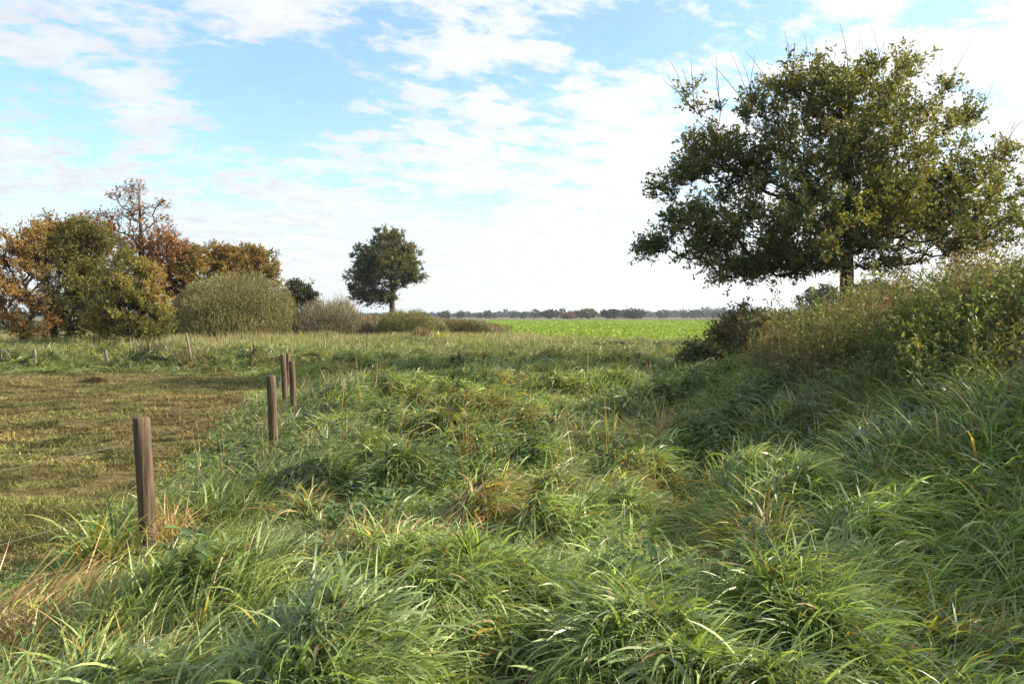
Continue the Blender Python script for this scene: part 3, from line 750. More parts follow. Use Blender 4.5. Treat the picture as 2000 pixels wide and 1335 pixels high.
# brown weedy growth on the raised verge under the lone oak
def verge():
    rg = np.random.default_rng(8); n = 26000
    x = rg.uniform(-45, 0, n); y = rg.uniform(64, 104, n)
    k = rg.random(n) < np.interp(x, [-45, -8, -1], [1, 1, .5]); x, y = x[k], y[k]; n = len(x)
    root = np.stack([x, y, ground_h(x, y) - .03], 1)
    V, F = ribbons(root, rg.uniform(0, 6.28, n), rg.uniform(.25, .8, n), rg.uniform(.03, .07, n), rg.uniform(0, .6, n), rg.uniform(0, .8, n), 3, floor=False, rg=rg)
    c = np.where((rg.random(n) < .6)[:, None], np.array((.17, .12, .07)), np.array((.13, .13, .05))) * rg.uniform(.6, 1.2, n)[:, None]
    o = mesh('verge_weeds', V, F, M_weed, percol(c, 3)); kind(o, 'stuff', 'brown dead weeds on the low verge under the lone oak', 'weeds')
verge()
# pale seeding grass standing in front of the willow and the scrub
def pale_reeds():
    rg = np.random.default_rng(9); bag = Bag()
    n = 110000; y = 27 + 19 * rg.random(n) ** .5; x = wx(rg.uniform(-150, 1150, n), y)
    dens = ss(.35, .65, fbm(x / 3, y / 3, 3, 3)) * np.interp(y, [27, 36, 46], [.35, .6, 1]) * np.interp(wx(0, 1) * 0 + (x / y * FPX + 1000), [-150, 300, 1000, 1150], [.6, 1, .8, .2])
    k = (rg.random(n) < dens) & (crop_mask(x, y) < .4); x, y = x[k], y[k]; n = len(x)
    root = np.stack([x, y, ground_h(x, y)], 1)
    V, F = ribbons(root, rg.uniform(0, 6.28, n), rg.uniform(.45, .95, n), rg.uniform(.018, .034, n), rg.uniform(0, .3, n), rg.uniform(0, .5, n), 3, floor=False, rg=rg)
    c = np.where((rg.random(n) < .6)[:, None], np.array((.34, .28, .17)), np.array((.19, .22, .08))) * rg.uniform(.7, 1.2, n)[:, None]
    bag.add(V, F, percol(c, 3))
    # strip of dead grass along the near edge of the crop field
    n = 6000; x = rg.uniform(-4, 14, n); y = rg.uniform(37.5, 41.5, n)
    root = np.stack([x, y, ground_h(x, y)], 1)
    V, F = ribbons(root, rg.uniform(0, 6.28, n), rg.uniform(.25, .6, n), rg.uniform(.02, .035, n), rg.uniform(0, .4, n), rg.uniform(0, .7, n), 3, floor=False, rg=rg)
    c = np.where((rg.random(n) < .55)[:, None], np.array((.16, .11, .08)), np.array((.08, .11, .03))) * rg.uniform(.7, 1.2, n)[:, None]
    bag.add(V, F, percol(c, 3))
    o = bag.build('seeding_grass', M_weed); kind(o, 'stuff', 'pale standing seed grass in front of the willow and scrub', 'grass')
pale_reeds()

# ------------------------------------------------------------------ crop field
def crop():
    rg = np.random.default_rng(10); n = 38000
    y = 39 * (262 / 39) ** (rg.random(n) ** .9); x = rg.uniform(-.06, .42, n) * y + rg.uniform(-1, 1, n)
    k = crop_mask(x, y) > .5; x, y = x[k], y[k]; n = len(x)
    i = np.repeat(np.arange(n), 6)
    m = len(i); a = rg.uniform(0, 6.28, m); el = rg.uniform(.2, 1.2, m)
    d = np.stack([np.cos(a) * np.cos(el), np.sin(a) * np.cos(el), np.sin(el)], 1)
    L = rg.uniform(.16, .30, m) * (1 + y[i] / 300)
    base = np.stack([x[i], y[i], ground_h(x[i], y[i]) - .01], 1) + d * .02
    V, F, kk = kites(base, d, L, L * .6, rg)
    c = np.array((.17, .27, .035)) * rg.uniform(.65, 1.4, m)[:, None] + np.where((rg.random(m) < .2)[:, None], np.array((.10, .08, .01)), 0)
    o = mesh('crop_plants', V, F, M_crop, np.repeat(c, kk, 0), False); kind(o, 'stuff', 'bright green leafy crop filling the field in the distance', 'crop')
crop()

# ------------------------------------------------------------------ far wood
def treeline():
    rg = np.random.default_rng(12); bag = Bag()
    def crownset(x0, x1, Y0, Y1, n, h0, h1, cols, leafs, per):
        x = rg.uniform(x0, x1, n); y = rg.uniform(Y0, Y1, n); h = rg.uniform(h0, h1, n) * (.35 + .95 * vn(x / 45 + 9, y / 200, 5)) * np.interp(x / y, [-.12, .02, .25], [.75, .8, 1.1]); r = h * rg.uniform(.45, .8, n)
        i = np.repeat(np.arange(n), per); m = len(i); d = rdir(m, rg); rr = rg.random(m) ** .35
        pos = np.stack([x[i] + d[:, 0] * r[i] * rr, y[i] + d[:, 1] * r[i] * rr, h[i] * .45 + d[:, 2] * rr * h[i] * .55], 1)
        V, F, k = kites(pos, rdir(m, rg), leafs * rg.uniform(.6, 1.4, m), leafs * .9 * rg.uniform(.6, 1.4, m), rg)
        c = np.array(cols)[rg.integers(0, len(cols), n)][i] * rg.uniform(.75, 1.25, m)[:, None]
        bag.add(V, F, np.repeat(c, k, 0))
    crownset(-1100, 1100, 900, 1300, 1700, 6, 11, [(.03, .04, .025), (.04, .05, .03), (.05, .045, .03)], 2.2, 160)
    crownset(-150, 500, 560, 700, 90, 6, 10.5, [(.035, .045, .02), (.06, .055, .025), (.045, .05, .02)], 1.6, 170)
    o = bag.build('distant_woodland', M_far, smooth=False); kind(o, 'stuff', 'hazy blue-grey wood along the horizon', 'woodland')
treeline()
def far_tree(px, Y, top_py, wpx, label, cols, seed, name='distant_tree', base_py=None, n_attr=130, leaf=.5, group='separate trees in front of the far wood'):
    x = wx(px, Y); H = wz(top_py, Y); rx = wpx * .5 * Y / FPX
    return tree(name, (x, Y, 0), label, 'tree', H * .2, H * .03, [(0, 0, H * .56, rx, rx, H * .42), (rx * .3, 0, H * .7, rx * .6, rx * .6, H * .24)], n_attr, leaf, palette(*cols), np.random.default_rng(seed), group=group, twigs=5, per=6, twig_len=H * .07, r0=.03, step=H * .12, leaf_mat_=M_far)
far_tree(1075, 480, 607, 36, 'dusky green crown at the left end of the far trees on the horizon', [(.06, .055, .025), (.08, .075, .03)], 51, leaf=1.0)
far_tree(1108, 470, 612, 26, 'orange-tinted tree on the horizon', [(.20, .10, .045), (.25, .13, .06)], 52, leaf=1.0)
far_tree(1146, 450, 604, 40, 'pale green-gold tree on the horizon right of the orange one', [(.12, .11, .04), (.17, .14, .06)], 53, leaf=1.0)
far_tree(1192, 450, 605, 36, 'dark round crown on the horizon, left of a similar wider one', [(.03, .04, .018), (.045, .05, .022)], 54, leaf=1.0)
far_tree(1236, 440, 608, 44, 'wider dark round crown on the horizon above the middle of the crop field', [(.03, .04, .018), (.045, .05, .022)], 55, leaf=1.0)
far_tree(1605, 150, 560, 84, 'grey-green distant tree left of the big oak trunk', [(.03, .038, .018), (.05, .055, .025)], 56, leaf=.5, group='distant trees seen past the oak trunk', n_attr=200)
far_tree(1700, 150, 547, 95, 'grey-green distant tree right of the big oak trunk', [(.03, .038, .018), (.05, .055, .025)], 57, leaf=.5, group='distant trees seen past the oak trunk', n_attr=220)

# ------------------------------------------------------------------ weeds on the bank
def bank_pts(n, rg, lo=.12, y0=2.5, y1=25, xr=(3.3, 10.5)):
    y = y0 * (y1 / y0) ** rg.random(n); x = rg.uniform(*xr, n)
    b = bank_h(x, y); k = (b > lo) & (x < .82 * y + 2.2)
    return x[k], y[k], b[k]
def bank_grass():
    rg = np.random.default_rng(14); bag = Bag()
    x, y, b = bank_pts(13000, rg, .12, xr=(1.9, 9.5))
    kk = rg.random(len(x)) < 1.05 - .7 * ss(.9, 1.3, b); x, y = x[kk], y[kk]
    n0 = len(x)
    per = 15; i = np.repeat(np.arange(n0), per); n = len(i)
    # broad arching blades hang down the slope towards the meadow
    taz = rg.uniform(0, 6.28, n0)
    bx = x[i] + rg.normal(0, .08, n); by = y[i] + rg.normal(0, .08, n)
    far = ss(8, 14, by)
    L = rg.uniform(.25, .65, n); W = .013 * rg.uniform(.4, 1.5, n) * (1 + far * .6)
    root = np.stack([bx, by, ground_h(bx, by) - .03], 1)
    V, F = ribbons(root, taz[i] + rg.normal(0, .7, n), L, W, rg.uniform(.05, .9, n), rg.uniform(.8, 2.5, n), 6, floor=False, rg=rg)
    c, dry = grass_tone(bx, by, rg, n); c = c * 1.1 * rg.uniform(.6, 1.4, n)[:, None]
    pd = .10 + .45 * ss(.8, 1.6, bank_h(bx, by)) * ss(.35, .6, fbm(bx / 1.2, by / 1.5, 5, 3))
    dm = rg.random(n) < pd
    dc = np.where((rg.random(n) < .5)[:, None], np.array((.24, .17, .085)), np.array((.15, .095, .05))) * rg.uniform(.6, 1.2, n)[:, None]
    c = np.where(dm[:, None], dc, c)
    bag.add(V, F, percol(c, 6))
    T = [(1470, 12.0), (1500, 11.2), (1440, 12.6), (1560, 12.0), (1400, 14), (1700, 9.6), (1745, 9.4), (1800, 9.2), (1660, 10.2), (1830, 8.6), (1480, 9.6), (1530, 9.4), (1590, 9.0), (1890, 7.6), (1930, 7.2), (1850, 7.9), (1960, 7.8)]
    tx = [wx(a + rg.normal(0, 12), b_) for a, b_ in T for _ in range(2)]; ty = [b_ + rg.normal(0, .2) for a, b_ in T for _ in range(2)]
    x2, y2, b2 = bank_pts(520, rg, .15, xr=(2.2, 9))
    tx = np.concatenate([tx, x2]); ty = np.concatenate([ty, y2]); i = np.repeat(np.arange(len(tx)), 46); n = len(i)
    bx = tx[i] + rg.normal(0, .07, n); by = ty[i] + rg.normal(0, .07, n); tone = rg.uniform(.7, 1.35, len(tx))
    root = np.stack([bx, by, ground_h(bx, by) - .02], 1)
    V, F = ribbons(root, rg.uniform(0, 6.28, n), rg.uniform(.3, .75, n), .014 * rg.uniform(.5, 1.3, n), rg.uniform(.0, .6, n), rg.uniform(.9, 2.4, n), 6, floor=False, droop=1.8, rg=rg)
    c = np.where((rg.random(n) < .5)[:, None], G_BLUE * 1.25, G_LITE) * (tone[i] * rg.uniform(.7, 1.3, n))[:, None]
    dm = rg.random(n) < .08; c[dm] = G_STRAW
    bag.add(V, F, percol(c, 6))
    o = bag.build('bank_grass', M_grass); kind(o, 'stuff', 'long arching grass hanging down the side of the bank', 'grass')
bank_grass()
def weed_stalks():
    """upright dead and green stems with side shoots, small leaves and seed heads on the bank"""
    rg = np.random.default_rng(15); bag = Bag()
    x, y, b = bank_pts(64000, rg, .45, xr=(3.6, 10.5))
    keep = rg.random(len(x)) < (.10 + .90 * ss(np.where(y > 8.5, .48, .72), np.where(y > 8.5, .75, 1.0), b)) * (.2 + .8 * ss(.35, .6, fbm(x / .8, y / .9, 6, 2))) * .5
    x, y = x[keep], y[keep]; n = len(x)
    H = rg.uniform(.3, .9, n) * (.8 + .8 * vn(x / 1.1, y / 1.1, 1)) * np.where(y > 12.5, .82, 1.15); H *= np.where(rg.random(n) < .06, 1.35, 1)
    az = rg.uniform(0, 6.28, n); tilt = rg.uniform(0, .32, n); bend = rg.uniform(-.1, .5, n)
    root = np.stack([x, y, ground_h(x, y) - .02], 1)
    kindd = fbm(x / 1.3, y / 1.6, 7, 2) + rg.normal(0, .08, n)
    brown = np.array((.22, .15, .09)); grn = np.array((.14, .16, .06)); gry = np.array((.28, .23, .17))
    c = np.where((kindd > .56)[:, None], brown, np.where((kindd > .47)[:, None], gry, grn)) * rg.uniform(.65, 1.25, n)[:, None]
    for ph in (0, 1.57):
        V, F = ribbons(root, az, H, np.full(n, .008), tilt, bend, 4, daz=np.zeros(n), roll=np.full(n, ph), twist=np.zeros(n), floor=False, rg=rg)
        bag.add(V, F, percol(c, 4))
    P = V.reshape(n, 5, 2, 3).mean(2)
    # side shoots
    m = 9; i = np.repeat(np.arange(n), m); q = rg.uniform(1.0, 3.98, len(i)); a = q.astype(int); fr = (q - a)[:, None]
    s = P[i, a] * (1 - fr) + P[i, a + 1] * fr
    sl = rg.uniform(.08, .28, len(i)) * (1.35 - q / 4)
    az2 = rg.uniform(0, 6.28, len(i)); ti2 = rg.uniform(.4, 1.1, len(i))
    V, F = ribbons(s, az2, sl, np.full(len(i), .0045), ti2, rg.uniform(-.6, .2, len(i)), 2, floor=False, rg=rg)
    bag.add(V, F, percol(c[i], 2))
    E = V.reshape(len(i), 3, 2, 3).mean(2)
    # leaves and seed flecks along the shoots
    j = np.repeat(np.arange(len(i)), 5); t = rg.uniform(.15, 1, len(j)) * 1.999; a = t.astype(int); fr = (t - a)[:, None]
    lp = E[j, a] * (1 - fr) + E[j, a + 1] * fr + rg.normal(0, .008, (len(j), 3))
    gl_ = kindd[i[j]] < .50
    Ln = np.where(gl_, rg.uniform(.03, .07, len(j)), rg.uniform(.012, .032, len(j)))
    V, F, k = kites(lp, rdir(len(j), rg) + np.array([0, 0, -.2]), Ln, Ln * np.where(gl_, .42, .6), rg)
    lc = np.where(gl_[:, None], np.array((.13, .16, .05)), np.array((.26, .19, .11))) * rg.uniform(.6, 1.35, len(j))[:, None]
    yl = rg.random(len(j)) < .08; lc[yl] = np.array((.30, .27, .06))
    bag.add(V, F, np.repeat(lc, k, 0))
    o = bag.build('weed_stalks', M_weed); kind(o, 'stuff', 'brown dead weed stalks and seed heads on top of the bank', 'weeds')
weed_stalks()
def broadleaf():
    """nettles and brambles in the shade at the foot of the bank and scattered in the meadow"""
    rg = np.random.default_rng(16); bag = Bag()
    n = 2600; y = rg.uniform(6.4, 14, n); x = rg.uniform(1.9, 5.6, n) + (y - 8) * .06
    k = (rg.random(n) < ss(.42, .58, fbm(x / 1.1, y / 1.2, 2, 3)) + .08); x, y = x[k], y[k]
    n2 = 2600; y2 = 3.5 * (22 / 3.5) ** rg.random(n2); x2 = rg.uniform(-.45, .45, n2) * y2 ; k2 = (fbm(x2 / .9, y2 / .9, 1, 3) > .55) & (paddock_mask(x2, y2) < .1)
    x = np.concatenate([x, x2[k2]]); y = np.concatenate([y, y2[k2]]); n = len(x)
    H = rg.uniform(.18, .5, n)
    root = np.stack([x, y, surf(x, y) - .03], 1)
    az = rg.uniform(0, 6.28, n)
    V, F = ribbons(root, az, H, np.full(n, .006), rg.uniform(0, .5, n), rg.uniform(0, .7, n), 4, daz=np.zeros(n), floor=False, rg=rg)
    bag.add(V, F, percol(np.tile((.06, .09, .03), (n, 1)), 4))
    P = V.reshape(n, 5, 2, 3).mean(2)
    m = 14; i = np.repeat(np.arange(n), m); q = rg.uniform(.8, 3.99, len(i)); a = q.astype(int); fr = (q - a)[:, None]
    s = P[i, a] * (1 - fr) + P[i, a + 1] * fr
    az2 = rg.uniform(0, 6.28, len(i)); el = rg.uniform(-.5, .5, len(i))
    d = np.stack([np.cos(az2) * np.cos(el), np.sin(az2) * np.cos(el), np.sin(el)], 1)
    L = rg.uniform(.05, .10, len(i))
    # horizontal-ish broad leaf, six vertices
    side = np.cross(d, np.array([0, 0, 1.])); side /= np.linalg.norm(side, axis=1, keepdims=True); nn = np.cross(side, d)
    Lc = L[:, None]; st = s + d * .02
    pts = [st, st + d * Lc * .35 + side * Lc * .30 + nn * Lc * .05, st + d * Lc * .7 + side * Lc * .18, st + d * Lc - nn * Lc * .12, st + d * Lc * .7 - side * Lc * .18, st + d * Lc * .35 - side * Lc * .30 + nn * Lc * .05]
    V = np.stack(pts, 1).reshape(-1, 3); kk = (np.arange(len(i)) * 6)[:, None]
    F = np.concatenate([kk + [0, 1, 2, 3], kk + [0, 3, 4, 5]])
    c = np.array((.085, .135, .050)) * rg.uniform(.7, 1.5, len(i))[:, None]
    bag.add(V, F, np.repeat(c, 6, 0))
    o = bag.build('nettles', M_weed); kind(o, 'stuff', 'nettles and other broad-leaved weeds at the shaded foot of the bank', 'weeds')
broadleaf()

# leafy bramble bush at the far end of the bank
def bramble(px, Y, wpx, top_py, label, cols, seed, n=1500, leaf=.09, name='bramble_bush', group='brambles along the bank', base_z=None, depth=.9):
    rg = np.random.default_rng(seed)
    x = wx(px, Y); g = float(ground_h(x, Y)); H = max(.3, wz(top_py, Y) - g); rx = wpx * .5 * Y / FPX
    root = empty(name, (x, Y, g), label, 'bush', group)
    az = rg.uniform(0, 6.28, 60); L = rg.uniform(.8, 1.25, 60) * math.hypot(rx, H)
    start = np.stack([np.cos(az) * rx * .3, np.sin(az) * rx * .3 * depth, 0 * az - .05], 1)
    V, F = ribbons(start, az, L, np.full(60, .014), rg.uniform(.1, .5, 60), rg.uniform(.6, 1.5, 60), 6, floor=False, roll=np.zeros(60), twist=np.zeros(60), rg=rg)
    V2, F2 = ribbons(start, az, L, np.full(60, .014), rg.uniform(.1, .5, 60), rg.uniform(.6, 1.5, 60), 6, floor=False, roll=np.full(60, 1.57), twist=np.zeros(60), rg=rg)
    mesh('canes', np.concatenate([V, V2]), np.concatenate([F, F2 + len(V)]), M_twig, np.tile((.11, .06, .035), (len(V) * 2, 1)), True, root)
    d = rdir(n, rg); d[:, 2] = np.abs(d[:, 2]); r = rg.random(n) ** .4
    lump = 1 + .5 * (fbm(d[:, 0] * 2.5 + seed, d[:, 1] * 2.5 + d[:, 2] * 3 + 7, 2, 3) - .5)
    c0 = np.stack([d[:, 0] * rx * r * lump, d[:, 1] * rx * depth * r * lump, d[:, 2] * H * r * lump], 1)
    i = np.repeat(np.arange(n), 7); pos = c0[i] + rg.normal(0, .07, (len(i), 3))
    Ln = leaf * rg.uniform(.5, 1.2, len(i))
    V, F, k = kites(pos, rdir(len(i), rg) + d[i] * .4, Ln, Ln * .7, rg)
    C = np.array(cols)[rg.integers(0, len(cols), n)][i] * rg.uniform(.7, 1.3, len(i))[:, None]
    mesh('foliage', V, F, M_weed, np.repeat(C, k, 0), False, root)
    return root
BG = [(.08, .105, .04), (.10, .13, .05), (.15, .14, .055)]
bramble(1450, 18.5, 150, 603, 'dark green bramble bush at the low end of the bank beside the crop field', BG, 61, 2300)
bramble(1370, 17.0, 110, 668, 'low bramble mound at the very foot of the bank, left of the dark bramble bush', BG, 62, 1300)
bramble(1540, 16.0, 150, 610, 'brownish bramble thicket on the bank slope below the oak trunk', [(.10, .10, .04), (.15, .12, .055), (.08, .10, .035)], 63, 1600, .075)

bramble(1495, 16.5, 120, 606, 'olive thicket linking the dark bramble bush with the bank', [(.10, .12, .045), (.14, .14, .055)], 70, 1300, .06)
BO = [(.13, .13, .05), (.18, .14, .07), (.10, .12, .045)]
BB = [(.22, .15, .085), (.17, .13, .065), (.11, .11, .05)]
bramble(1640, 11.5, 120, 668, 'rusty brown thicket in the middle of the bank slope', BB, 81, 1100, .05)
bramble(1880, 9.8, 150, 590, 'leafy olive thicket on the bank near the right edge', BO, 82, 1300, .05)
bramble(1640, 14.5, 110, 598, 'tan-flecked thicket in front of the oak trunk', BO, 64, 1300, .06)
bramble(1745, 12.8, 140, 540, 'tall brown weedy thicket on the bank right of the oak trunk', BB, 65, 1500, .05)
bramble(1890, 11.5, 170, 492, 'highest brown-green thicket on top of the bank at the right edge', BB, 66, 1700, .05)
bramble(1560, 12.5, 130, 668, 'dark leafy thicket low on the near side of the bank', BG, 67, 1200, .07)
bramble(1760, 10.0, 150, 660, 'brown leafy thicket halfway up the bank', BB, 68, 1300, .045)
bramble(1950, 8.6, 150, 640, 'golden brown weedy thicket at the right edge of the picture', [(.26, .20, .10), (.20, .17, .07), (.14, .15, .05)], 69, 1300, .04)

# ------------------------------------------------------------------ dead grass things in the paddock edge
def tuft(name, loc, label, cat, n, L, W, cols, seed, spread=.12, group=None, tilt=(.1, .9), bend=(.3, 1.5), S=5, part=None, az=None):
    rg = np.random.default_rng(seed)
    x, y = loc; z = float(surf(x, y))
    r = np.stack([rg.normal(0, spread, n), rg.normal(0, spread, n), 0 * np.zeros(n) - .04], 1)
    a = rg.uniform(0, 6.28, n) if az is None else az + rg.normal(0, .7, n)
    V, F = ribbons(r, a, rg.uniform(*L, n), rg.uniform(.6, 1.3, n) * W, rg.uniform(*tilt, n), rg.uniform(*bend, n), S, floor=False, rg=rg)
    V[:, 2] = np.maximum(V[:, 2], surf(V[:, 0] + x, V[:, 1] + y) - z + .01)
    c = np.array(cols)[rg.integers(0, len(cols), n)] * rg.uniform(.7, 1.25, n)[:, None]
    o = mesh(name, V, F, M_grass, percol(c, S)); o.location = (x, y, z)
    o['label'] = label; o['category'] = cat
    if group: o['group'] = group
    return o
ST = [tuple(G_STRAW * 1.1), tuple(G_STRAW * .8), (.30, .17, .09)]
GR = [tuple(G_LITE), tuple(G_MID * 1.1), tuple(G_YEL * .7)]
tuft('grass_clump', (-2.80, 5.05), 'tall leafy grass clump growing against the left of the nearest fence post', 'grass clump', 150, (.3, .7), .014, GR, 71, .10, tilt=(0, .5), bend=(.6, 1.9), S=6)
tuft('dead_grass_clump', (-2.48, 5.3), 'dry straw grass clump at the right foot of the nearest fence post', 'grass clump', 170, (.25, .55), .006, ST, 72, .07, tilt=(0, .7), bend=(.2, 1.6))
tuft('dead_reed_clump', (wx(70, 4.4), 4.25), 'flattened straw-coloured reeds at the left edge of the mown paddock', 'grass clump', 200, (.3, .65), .009, ST, 73, .16, tilt=(.5, 1.3), bend=(.1, .8), az=.4)
tuft('dead_grass_clump', (wx(905, 7.4), 7.4), 'thin brown dead stalk clump beside a dark hollow in the meadow', 'grass clump', 26, (.4, .75), .008, [(.22, .11, .06), tuple(G_STRAW)], 74, .05, tilt=(0, .4), bend=(0, .5))
tuft('dead_grass_clump', (wx(560, 8.6), 8.3), 'rusty dead grass clump in front of the second fence post', 'grass clump', 70, (.3, .6), .008, [(.22, .11, .06), tuple(G_STRAW * .8)], 75, .08)
tuft('yellow_weed', (wx(1222, 19.0), 19.0), 'yellow autumn weed standing in the back of the meadow', 'weed', 60, (.3, .75), .018, [(.42, .34, .05), (.36, .28, .06)], 76, .12, tilt=(0, .5), bend=(0, .8))
tuft('yellow_weed', (wx(862, 39), 39.0), 'small yellow weed in front of the low willow clump', 'weed', 40, (.2, .6), .05, [(.45, .42, .06), (.36, .32, .06)], 77, .18, tilt=(0, .8), bend=(0, .8), S=3)
tuft('brown_tussock', (wx(362, 24.3), 24.3), 'reddish brown tussock at the foot of the tall leaning thin post', 'tussock', 900, (.2, .6), .012, [(.16, .11, .06), (.12, .10, .04)], 78, .42, tilt=(0, .7), bend=(.1, 1.2), S=4, group='tussocks on the far paddock edge')
tuft('brown_tussock', (wx(297, 24.0), 24.0), 'small dark brown tussock left of the tall leaning thin post', 'tussock', 500, (.15, .45), .012, [(.13, .10, .05), (.09, .09, .035)], 79, .26, tilt=(0, .7), bend=(.1, 1.2), S=4, group='tussocks on the far paddock edge')
tuft('brown_tussock', (wx(15, 25), 25.0), 'olive brown tussock at the left end of the far paddock edge', 'tussock', 700, (.2, .5), .012, [(.15, .13, .05), (.11, .10, .04)], 80, .40, tilt=(0, .7), bend=(.1, 1.2), S=4, group='tussocks on the far paddock edge')
# tall single stalks standing in the meadow
def stalks():
    rg = np.random.default_rng(17); bag = Bag()
    S0 = [(1190, 7.6, .95, -.05), (1200, 7.7, 1.1, .35), (1092, 6.2, .62, .0), (665, 11, .8, .1), (680, 11.5, .7, -.1), (232, 5.3, .95, -.45), (1760, 5.3, .7, .3)]
    x, y = wedge(520, 6, 26, rg, 1.0, .5, 0); k = (paddock_mask(x, y) < .1) & (bank_h(x, y) < .1); x, y = x[k], y[k]
    x = np.concatenate([[wx(s[0], s[1]) for s in S0], x]); y = np.concatenate([[s[1] for s in S0], y]); n = len(x)
    L = np.concatenate([[s[2] for s in S0], rg.uniform(.35, .75, n - len(S0))]); ti = np.concatenate([[abs(s[3]) for s in S0], rg.uniform(0, .35, n - len(S0))])
    az = np.concatenate([[0 if s[3] > 0 else math.pi for s in S0], rg.uniform(0, 6.28, n - len(S0))])
    root = np.stack([x, y, surf(x, y) - .05], 1)
    V, F = ribbons(root, az, L, .0035 + .0004 * y, ti, rg.uniform(0, .25, n), 4, floor=False, rg=rg)
    c = np.tile(G_STRAW * .9, (n, 1)) * rg.uniform(.7, 1.2, n)[:, None]
    bag.add(V, F, percol(c, 4))
    o = bag.build('dry_stalks', M_grass); kind(o, 'stuff', 'thin straw-coloured stalks standing up out of the meadow grass', 'grass stalks')
stalks()
# heap of cut grass and soil on the paddock
def clod():
    rg = np.random.default_rng(18)
    x0, y0 = wx(183, 19.6), 19.6; n = 600
    r = rg.normal(0, 1, (n, 2)); pos = np.stack([r[:, 0] * .17, r[:, 1] * .12, .12 * np.exp(-(r ** 2).sum(1) * .6) * rg.random(n)], 1)
    V, F = ribbons(pos, rg.uniform(0, 6.28, n), rg.uniform(.05, .14, n), rg.uniform(.01, .02, n), rg.uniform(.7, 1.6, n), rg.uniform(0, .5, n), 3, floor=False, rg=rg)
    c = np.array((.07, .05, .028)) * rg.uniform(.6, 1.6, n)[:, None]
    o = mesh('clippings_heap', V, F, M_mown, percol(c, 3)); o.location = (x0, y0, float(surf(x0, y0)))
    o['label'] = 'small dark heap of cut grass lying on the mown paddock'; o['category'] = 'heap'
clod()

# ------------------------------------------------------------------ fences
def wood_mat(name, c1, c2, c3):
    ma, nt, N, L, out = new_mat(name)
    tc = N.new('ShaderNodeTexCoord'); mp = N.new('ShaderNodeMapping'); mp.inputs['Scale'].default_value = (52, 52, 2.6)
    L.new(tc.outputs['Object'], mp.inputs[0])
    n1 = N.new('ShaderNodeTexNoise'); n1.inputs['Scale'].default_value = 1; n1.inputs['Detail'].default_value = 7; n1.inputs['Roughness'].default_value = .65; n1.inputs['Distortion'].default_value = .4
    L.new(mp.outputs[0], n1.inputs['Vector'])
    n2 = N.new('ShaderNodeTexNoise'); n2.inputs['Scale'].default_value = 11; n2.inputs['Detail'].default_value = 5; L.new(tc.outputs['Object'], n2.inputs['Vector'])
    cr = N.new('ShaderNodeValToRGB'); e = cr.color_ramp.elements; e[0].position = .32; e[1].position = .72; e[0].color = (*c1, 1); e[1].color = (*c2, 1)
    L.new(n1.outputs['Fac'], cr.inputs[0])
    mx = N.new('ShaderNodeMix'); mx.data_type = 'RGBA'; L.new(cr.outputs[0], mx.inputs[6]); mx.inputs[7].default_value = (*c3, 1)
    mr = N.new('ShaderNodeMapRange'); mr.inputs[1].default_value = .52; mr.inputs[2].default_value = .72; L.new(n2.outputs['Fac'], mr.inputs[0]); L.new(mr.outputs[0], mx.inputs[0])
    b = N.new('ShaderNodeBsdfPrincipled'); L.new(mx.outputs[2], b.inputs['Base Color']); b.inputs['Roughness'].default_value = .85; b.inputs['Specular IOR Level'].default_value = .25
    bp = N.new('ShaderNodeBump'); bp.inputs['Strength'].default_value = .9; bp.inputs['Distance'].default_value = .006
    L.new(n1.outputs['Fac'], bp.inputs['Height']); L.new(bp.outputs[0], b.inputs['Normal']); L.new(b.outputs[0], out.inputs['Surface'])
    return ma
M_post = wood_mat('weathered_post', (.018, .012, .008), (.185, .135, .088), (.085, .075, .048))
M_dark = wood_mat('dark_branch_wood', (.025, .016, .012), (.09, .06, .045), (.05, .04, .03))
M_grey = wood_mat('grey_post_wood', (.10, .075, .06), (.26, .21, .17), (.17, .15, .11))
wm, wnt, wN, wL, wo = new_mat('galvanised_wire')
wb = wN.new('ShaderNodeBsdfPrincipled'); wb.inputs['Base Color'].default_value = (.10, .095, .085, 1); wb.inputs['Metallic'].default_value = .4; wb.inputs['Roughness'].default_value = .5
wL.new(wb.outputs[0], wo.inputs['Surface'])

def round_post(base, top, r, mat, parent, label=None, seed=0, rings=9, k=20, name='post', crook=0.0):
    """slightly crooked round post with bark-rough sides, a bevelled sawn top and a check"""
    rg = np.random.default_rng(seed)
    base = np.array(base, float); top = np.array(top, float); ax_ = top - base; Lh = np.linalg.norm(ax_)
    V = []; F = []
    side = np.array([1, 0, 0.]); oth = np.array([0, 1., 0])
    ts = list(np.linspace(0, 1 - .012 / Lh, rings)) + [1.0]
    for q, t in enumerate(ts):
        rr = r * (1.06 - .08 * t)
        if q == len(ts) - 1: rr *= .88
        cpt = base + ax_ * t + side * crook * math.sin(t * 5) + oth * crook * .5 * math.sin(t * 3 + 1)
        for j in range(k):
            a = j / k * 2 * math.pi
            w = 1 + .035 * math.sin(3 * a + seed) + .02 * math.sin(7 * a + t * 3 + seed) + rg.normal(0, .006)
            if j == k * 3 // 4 - 1 and t > .55: w -= .10     # drying crack
            V.append(cpt + (side * math.cos(a) + oth * math.sin(a)) * rr * w)
    n = len(ts)
    for q in range(n - 1):
        for j in range(k): F.append((q * k + j, q * k + (j + 1) % k, (q + 1) * k + (j + 1) % k, (q + 1) * k + j))
    c = len(V); V.append(base + ax_ + np.array([0, 0, .004]))
    T = [((n - 1) * k + j, (n - 1) * k + (j + 1) % k, c) for j in range(k)]
    o = mesh(name, np.array(V) - base, [np.array(F), np.array(T)], mat, None, True, parent); o.location = base
    if label: o['label'] = label
    return o
